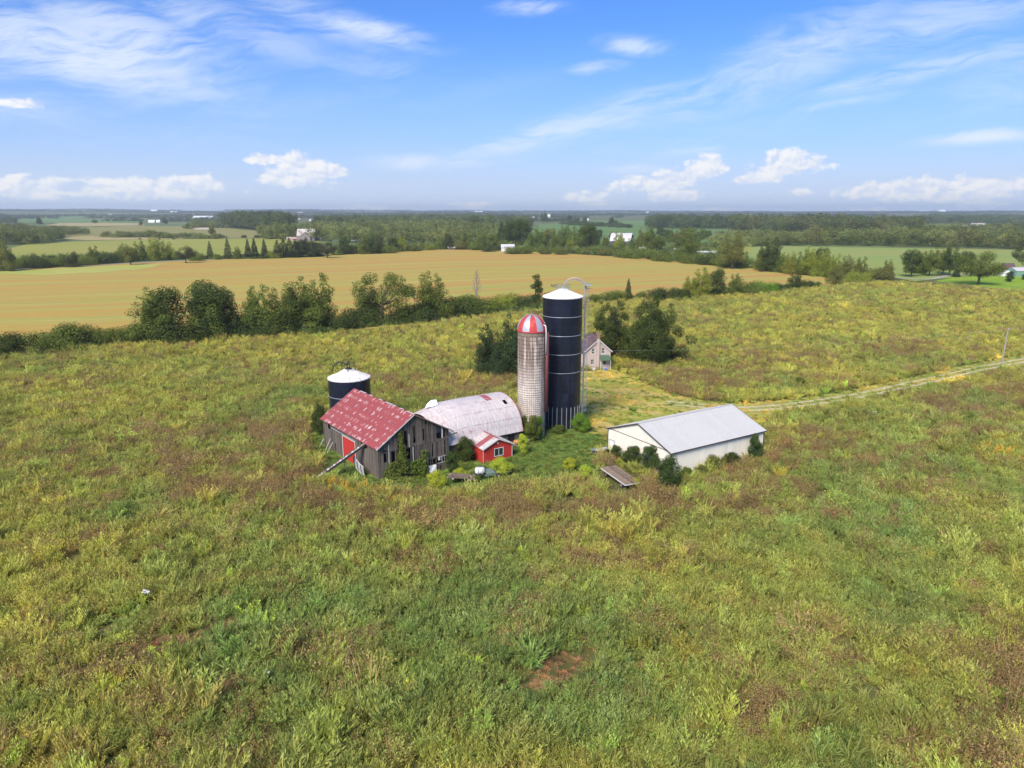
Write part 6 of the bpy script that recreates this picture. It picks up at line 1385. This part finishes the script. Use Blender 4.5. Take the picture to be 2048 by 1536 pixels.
# ------------------------------------------------------------------ far farm buildings
def far_barn(name, px, py, wpx, hpx, label, wall, roof, rz=0.0, rfrac=.5, depth=None, kind='gable', ends=True, cat='barn', wins=2):
    x_, y_, _ = gnd(px, py); z_ = float(terr(x_, y_)); k = pxpm(y_); W_ = wpx/k; H_ = hpx/k; D_ = depth or W_*.55; He = H_*(1-rfrac)
    g = empty(name, (x_, y_, z_), rz, label, cat)
    MB().box((-W_/2, 0, -.5), (W_/2, D_, He)).build('wall', wall, g)
    if kind == 'gambrel': pr = [(0, He), (D_*.18, He + (H_-He)*.62), (D_/2, H_), (D_*.82, He + (H_-He)*.62), (D_, He)]
    else: pr = [(0, He), (D_/2, H_), (D_, He)]
    m_ = MB()
    for s in (-W_/2, W_/2): m_.add([(s, a, b) for a, b in pr], [tuple(range(len(pr)))])
    m_.build('gable', wall, g)
    for (a, b), (c, d) in zip(pr[:-1], pr[1:]):
        ov = .3 if (a, b) == pr[0] else 0; ov2 = .3 if (c, d) == pr[-1] else 0
        sl1 = (d-b)/(c-a)
        MB().slab([(-W_/2-.3, a-ov, b-ov*sl1+.06), (W_/2+.3, a-ov, b-ov*sl1+.06), (W_/2+.3, c+ov2, d+ov2*sl1+.06), (-W_/2-.3, c+ov2, d+ov2*sl1+.06)], .12).build('roof', roof, g)
    for i in range(wins):
        xx = -W_/2 + W_*(i+.6)/(wins+.2); MB().box((xx-W_*.04, -.06, He*.25), (xx+W_*.04, -.01, He*.7)).build('window', M_dark if i % 2 else M_glass, g)
    return g, W_, H_, D_, He
M_fgrey = plain('far_grey_wall', (.24, .20, .20), .9, .2, .5); M_froof = plain('far_patchy_roof', (.46, .42, .38), .7, .3, .35, c2=(.26, .21, .19), thr=(.5, .6)); M_fwhite = plain('far_white', (.72, .72, .70), .6, .08, .3)
M_fmet = plain('far_metal_roof', (.56, .53, .55), .6, .12, .4); M_fgreen = plain('far_green_siding', (.20, .34, .27), .6, .1, .3); M_fshing = plain('far_grey_shingle', (.23, .215, .205), .9, .15, .5); M_fdark = plain('far_dark_boards', (.10, .095, .10), .9, .35, .6, stretch=(4, 4, .3))
M_fred = plain('far_faded_red', (.42, .27, .23), .8, .3, .5, c2=(.5, .42, .38), thr=(.5, .6))
g, W_, H_, D_, He = far_barn('far_barn', 612, 481.5, 35, 23, 'big grey far barn with patchy pale roof and a central cross gable', M_fgrey, M_froof, .05, .55, None)
m_ = MB(); cw_, ch_ = W_*.28, He + (H_-He)*.55
m_.add([(-cw_, -2.2, -.5), (cw_, -2.2, -.5), (cw_, -2.2, He*.92), (0, -2.2, ch_), (-cw_, -2.2, He*.92), (-cw_, 3, -.5), (cw_, 3, -.5), (cw_, 3, He*.92), (0, 6, ch_), (-cw_, 3, He*.92)], [(0,1,2,3,4), (1,6,7,2), (5,0,4,9), (2,7,8,3), (4,3,8,9)]); m_.build('cross_gable', M_fgrey, g)
MB().slab([(-cw_-.6, -2.6, He*.86), (0, -2.6, ch_+.15), (0, 7.5, ch_+.15), (-cw_-.6, 3, He*.86)], .15).slab([(0, -2.6, ch_+.15), (cw_+.6, -2.6, He*.86), (cw_+.6, 3, He*.86), (0, 7.5, ch_+.15)], .15).build('cross_roof', M_froof, g)
far_barn('far_shed', 583, 481, 20, 6.5, 'low faded red shed attached left of the big grey far barn', M_fred, M_fred, 0, .5, cat='shed'); far_barn('far_shed', 636, 481, 13, 6.5, 'low pinkish shed right of the big grey far barn', M_fred, M_froof, .1, .5, cat='shed')
g, W_, H_, D_, He = far_barn('bungalow', 727, 482, 32, 13, 'far bungalow with grey hip roof among the trees', M_fwhite, M_fshing, 0, .62, cat='house', wins=3)
far_barn('garage', 708, 482, 12, 7, 'small pale garage beside the far bungalow', M_fwhite, M_fshing, -.15, .5, cat='garage')
x_, y_, _ = gnd(672, 482); tag(MB().box((-5, 0, 0), (5, 3, 1.5)).slab([(-5.3, -.2, 1.5), (5.3, -.2, 1.5), (5.0, 3.2, 2.1), (-5.0, 3.2, 2.1)], .1).build('green_canopy', M_fgreen, None, loc=(x_, y_, 0)), 'low green canopy between the far barn and the bungalow', 'canopy')
far_barn('small_shed', 1016, 503, 26, 14, 'small white shed with grey roof at the edge of the golden field', M_fwhite, M_fmet, .1, .42, cat='shed', wins=1)
far_barn('dark_house', 946, 486, 20, 10, 'grey roofed house half hidden in the middle trees', M_fgrey, M_fshing, 0, .6, cat='house')
far_barn('hay_shelter', 903, 499.5, 14, 6, 'small open shelter at the crest of the golden field', M_board_d, M_fmet, 0, .3, cat='shelter', depth=5)
g, W_, H_, D_, He = far_barn('gambrel_barn', 1240, 497, 42, 30, 'big far barn with pale gambrel roof and dark board gable', M_fdark, M_fmet, R(-24), .48, None, 'gambrel')
MB().lathe([(.1, 0), (1.5, 0), (1.5, .15), (.1, .15)], 16).build('round_sign', M_fwhite, g, loc=(W_/2+.2, D_/2, He+1.0), rot=(0, PI/2, 0))
far_barn('white_outbuilding', 1260, 500, 14, 7, 'low white outbuilding in front of the big far barn', M_fwhite, M_fwhite, -.1, .4, cat='outbuilding'); far_barn('white_outbuilding', 1286, 501, 16, 9, 'white outbuilding with sloping roof right of the far barn', M_fwhite, M_fwhite, -.5, .5, cat='outbuilding')
far_barn('long_low_shed', 1210, 502.5, 24, 7, 'long low pinkish shed left of the big far barn', M_fred, M_fmet, .05, .35, cat='shed'); far_barn('garage', 1216, 497, 14, 9, 'green roofed garage with white gable left of the far barn', M_fwhite, M_fgreen, .4, .7, cat='garage')
def trailer(px, py, wpx, hpx, label, name='farm_trailer'):
    x_, y_, _ = gnd(px, py); k = pxpm(y_); W_, H_ = wpx/k, hpx/k; g = empty(name, (x_, y_, 0), RS.uniform(-.1, .1), label, 'trailer')
    MB().box((-W_/2, 0, H_*.35), (W_/2, 2.5, H_)).build('body', M_fwhite, g); MB().box((-W_/2+.2, .1, H_*.2), (W_/2-.2, 2.4, H_*.345)).build('chassis', M_iron, g)
    for xx in (-W_*.3, W_*.3):
        for yy_ in (.1, 2.4): wheel(g, (xx, yy_, .45), .45, .3)
trailer(1323, 500, 8, 5, 'small white cab trailer right of the far farm'); trailer(1355, 501, 14, 4, 'low white trailer in the pale farm lot'); trailer(1378, 501, 16, 4.5, 'pale trailer at the right end of the farm lot')
far_barn('long_white_barn', 1412, 506, 37, 3.5, 'very long low white roof beside the small yellow field', M_fwhite, M_fwhite, .0, .5, depth=6, wins=0)
def car(px, py, label, mat, rz=.2, name='parked_car'):
    x_, y_, _ = gnd(px, py); g = empty(name, (x_, y_, .15), rz, label, 'car'); m_ = MB()
    pf = [(-2.2, .35), (-2.2, .85), (-1.4, .95), (-.8, 1.45), (1.1, 1.45), (1.9, .95), (2.2, .9), (2.2, .35)]
    n_ = len(pf); m_.add([(a, -.85, b) for a, b in pf] + [(a, .85, b) for a, b in pf], [tuple(range(n_)), tuple(range(2*n_-1, n_-1, -1))] + [(k, n_+k, n_+(k+1) % n_, (k+1) % n_) for k in range(n_)]); m_.build('body', mat, g)
    MB().box((-.75, -.87, 1.0), (1.2, -.852, 1.35)).build('side_window', M_glass, g)
    for xx in (-1.35, 1.35):
        for yy_ in (-.8, .8): wheel(g, (xx, yy_, .33), .33, .2)
    return g
car(1500, 533, 'white car parked behind the golden field hedge', M_fwhite).scale = (1.4, 1.4, 1.4)
g, *_ = far_barn('white_garage', 2015, 553, 25, 11, 'white garage with dark door at the right edge behind the cedar', M_fwhite, M_fwhite, 0, .3, cat='garage', wins=1)
far_barn('brown_roof_house', 2019, 540, 22, 13, 'brown roofed house behind the white garage', M_fgrey, M_shingle, 0, .7, cat='house')
far_barn('green_steel_shed', 2054, 554, 48, 18, 'pale green steel shed at the right picture edge', M_fgreen, M_fmet, .12, .32, cat='shed', wins=0)
for (px, py, w1, h1, lb, wl, rf, rfr) in [
    (1957, 461.5, 26, 15, 'broad pale roofed barn in the far right farm', M_fgrey, M_froof, .75), (1932, 461, 18, 11, 'left grey barn of the far right farm', M_fgrey, M_fmet, .75), (1994, 460, 12, 7, 'low white shed in the far right farm', M_fwhite, M_fwhite, .4), (2012, 459, 11, 8, 'small white house in the far right farm', M_fwhite, M_fmet, .5), (2028, 459, 18, 8, 'rightmost long barn of the far right farm', M_fwhite, M_fmet, .5),
    (1884, 429.5, 14, 5, 'pale farm buildings near the horizon on the right', M_fwhite, M_fwhite, .5),
    (308, 419+11, 13, 4, 'white barn on the far left horizon', M_fwhite, M_fwhite, .5), (220, 434.5, 6, 2.4, 'tiny white house left of the far green field', M_fwhite, M_fwhite, .5), (256, 442.5, 5, 3, 'tiny white cube house in the far green field', M_fwhite, M_fwhite, .4), (303, 447.5, 12, 5, 'left white barn of the far white farmyard', M_fwhite, M_fwhite, .6), (316, 446.5, 7, 5, 'right white barn of the far white farmyard', M_fwhite, M_fwhite, .6),
    (341, 437.5, 13, 2.6, 'small long white roof left of the long greenhouse', M_fwhite, M_fwhite, .5), (348, 431, 14, 3, 'pale slanted roof near the left horizon', M_fwhite, M_fwhite, .5), (405, 438, 38, 4.2, 'very long white greenhouse roof on the far left', M_fwhite, M_fwhite, .6), (403, 459.5, 34, 3.2, 'long pink and white barn before the dark woods', M_fwhite, M_fred, .5), (441, 457, 6, 7, 'tall white tower beside the dark woods', M_fwhite, M_fwhite, .3),
    (634, 444.5, 32, 4.4, 'long white roof above the middle woods', M_fwhite, M_fwhite, .6), (592, 441, 14, 3.5, 'small pale houses above the far barn', M_fwhite, M_fmet, .5), (600, 431.5, 12, 2.5, 'faint pale roof below the horizon', M_fwhite, M_fwhite, .5), (957, 430.5, 16, 3.2, 'pale blue long roof at the middle horizon', M_fwhite, M_fwhite, .5), (1098, 438, 5, 6, 'small white house on the wooded hill', M_fwhite, M_fwhite, .5), (1066, 439, 6, 3, 'tiny white roof left of the wooded hill', M_fwhite, M_fwhite, .5), (1174, 444, 7, 3, 'tiny white roof right of the hill trees', M_fwhite, M_fwhite, .5),
    (1295, 430.5, 5, 2.5, 'tiny white house near the middle right horizon', M_fwhite, M_fwhite, .5), (1499, 435.5, 11, 4, 'small white barn above the right woods', M_fwhite, M_fwhite, .5), (1476, 440.5, 4, 2.4, 'tiny white dot house above the right woods', M_fwhite, M_fwhite, .5), (1766, 429.5, 5, 2.2, 'tiny white house on the right horizon', M_fwhite, M_fwhite, .5)]:
    g, W_, H_, D_, He = far_barn('far_building', px, py, w1, h1, lb, wl, rf, RS.uniform(-.15, .15), rfr, cat='building', wins=0, depth=max(8, w1/pxpm(gnd(px, py)[1])*.4))
    if py < 450: g.location.z += 4

# white blossoms (queen anne's lace) clump in the foreground
M_blossom = plain('white_blossom', (.75, .75, .70), .8, .1, 5)
for (px, py, n_, sz, lb) in ((292, 1190, 13, .75, 'bright white flower clump in the left foreground weeds'), (535, 1348, 4, .5, 'faint white flower clump in the lower foreground'), (1750, 828, 7, .6, 'pale flower clump right of the cream shed'), (1882, 820, 7, .5, 'pale flower clump near the right brown weeds')):
    x_, y_, _ = gnd(px, py, .9); g = empty('white_flowers', (x_, y_, 0), 0, lb, 'flowers'); st_ = MB(); hd = MB()
    for k in range(n_):
        a = RS.uniform(0, 6.28); r_ = RS.uniform(0, .42)*sz/.8; p = (math.cos(a)*r_, math.sin(a)*r_, RS.uniform(1.0, 1.35)); st_.tube([(p[0]*.3, p[1]*.3, 0), p], .012, 3)
        for j in range(9):
            a2 = RS.uniform(0, 6.28); rr = RS.uniform(.02, .13)*sz/.8; c_ = (p[0]+math.cos(a2)*rr, p[1]+math.sin(a2)*rr, p[2]+RS.uniform(0, .04)); s_q = .05
            hd.add([(c_[0]-s_q, c_[1]-s_q*.4, c_[2]), (c_[0]+s_q*.4, c_[1]-s_q, c_[2]+.01), (c_[0]+s_q, c_[1]+s_q*.4, c_[2]), (c_[0]-s_q*.4, c_[1]+s_q, c_[2]+.02)], [(0,1,2,3)])
    st_.build('stems', LEAF['mid'], g); hd.build('blossoms', M_blossom, g)

# ------------------------------------------------------------------ air
HAZE_DENSITY = 9.5e-5
hz_m = bpy.data.materials.new('haze'); hz_m.use_nodes = True; t = NT(hz_m.node_tree); o_ = t.n('ShaderNodeOutputMaterial'); pv = t.n('ShaderNodeVolumePrincipled')
pv.inputs['Color'].default_value = (.80, .88, 1.0, 1); pv.inputs['Density'].default_value = HAZE_DENSITY; pv.inputs['Anisotropy'].default_value = .2
t.t.links.new(pv.outputs[0], o_.inputs['Volume'])
hzo = MB().box((-17500, -17500, -40), (17500, 17500, 150)).build('haze', hz_m); tag(hzo, 'thin pale air over the whole landscape', kind='stuff')
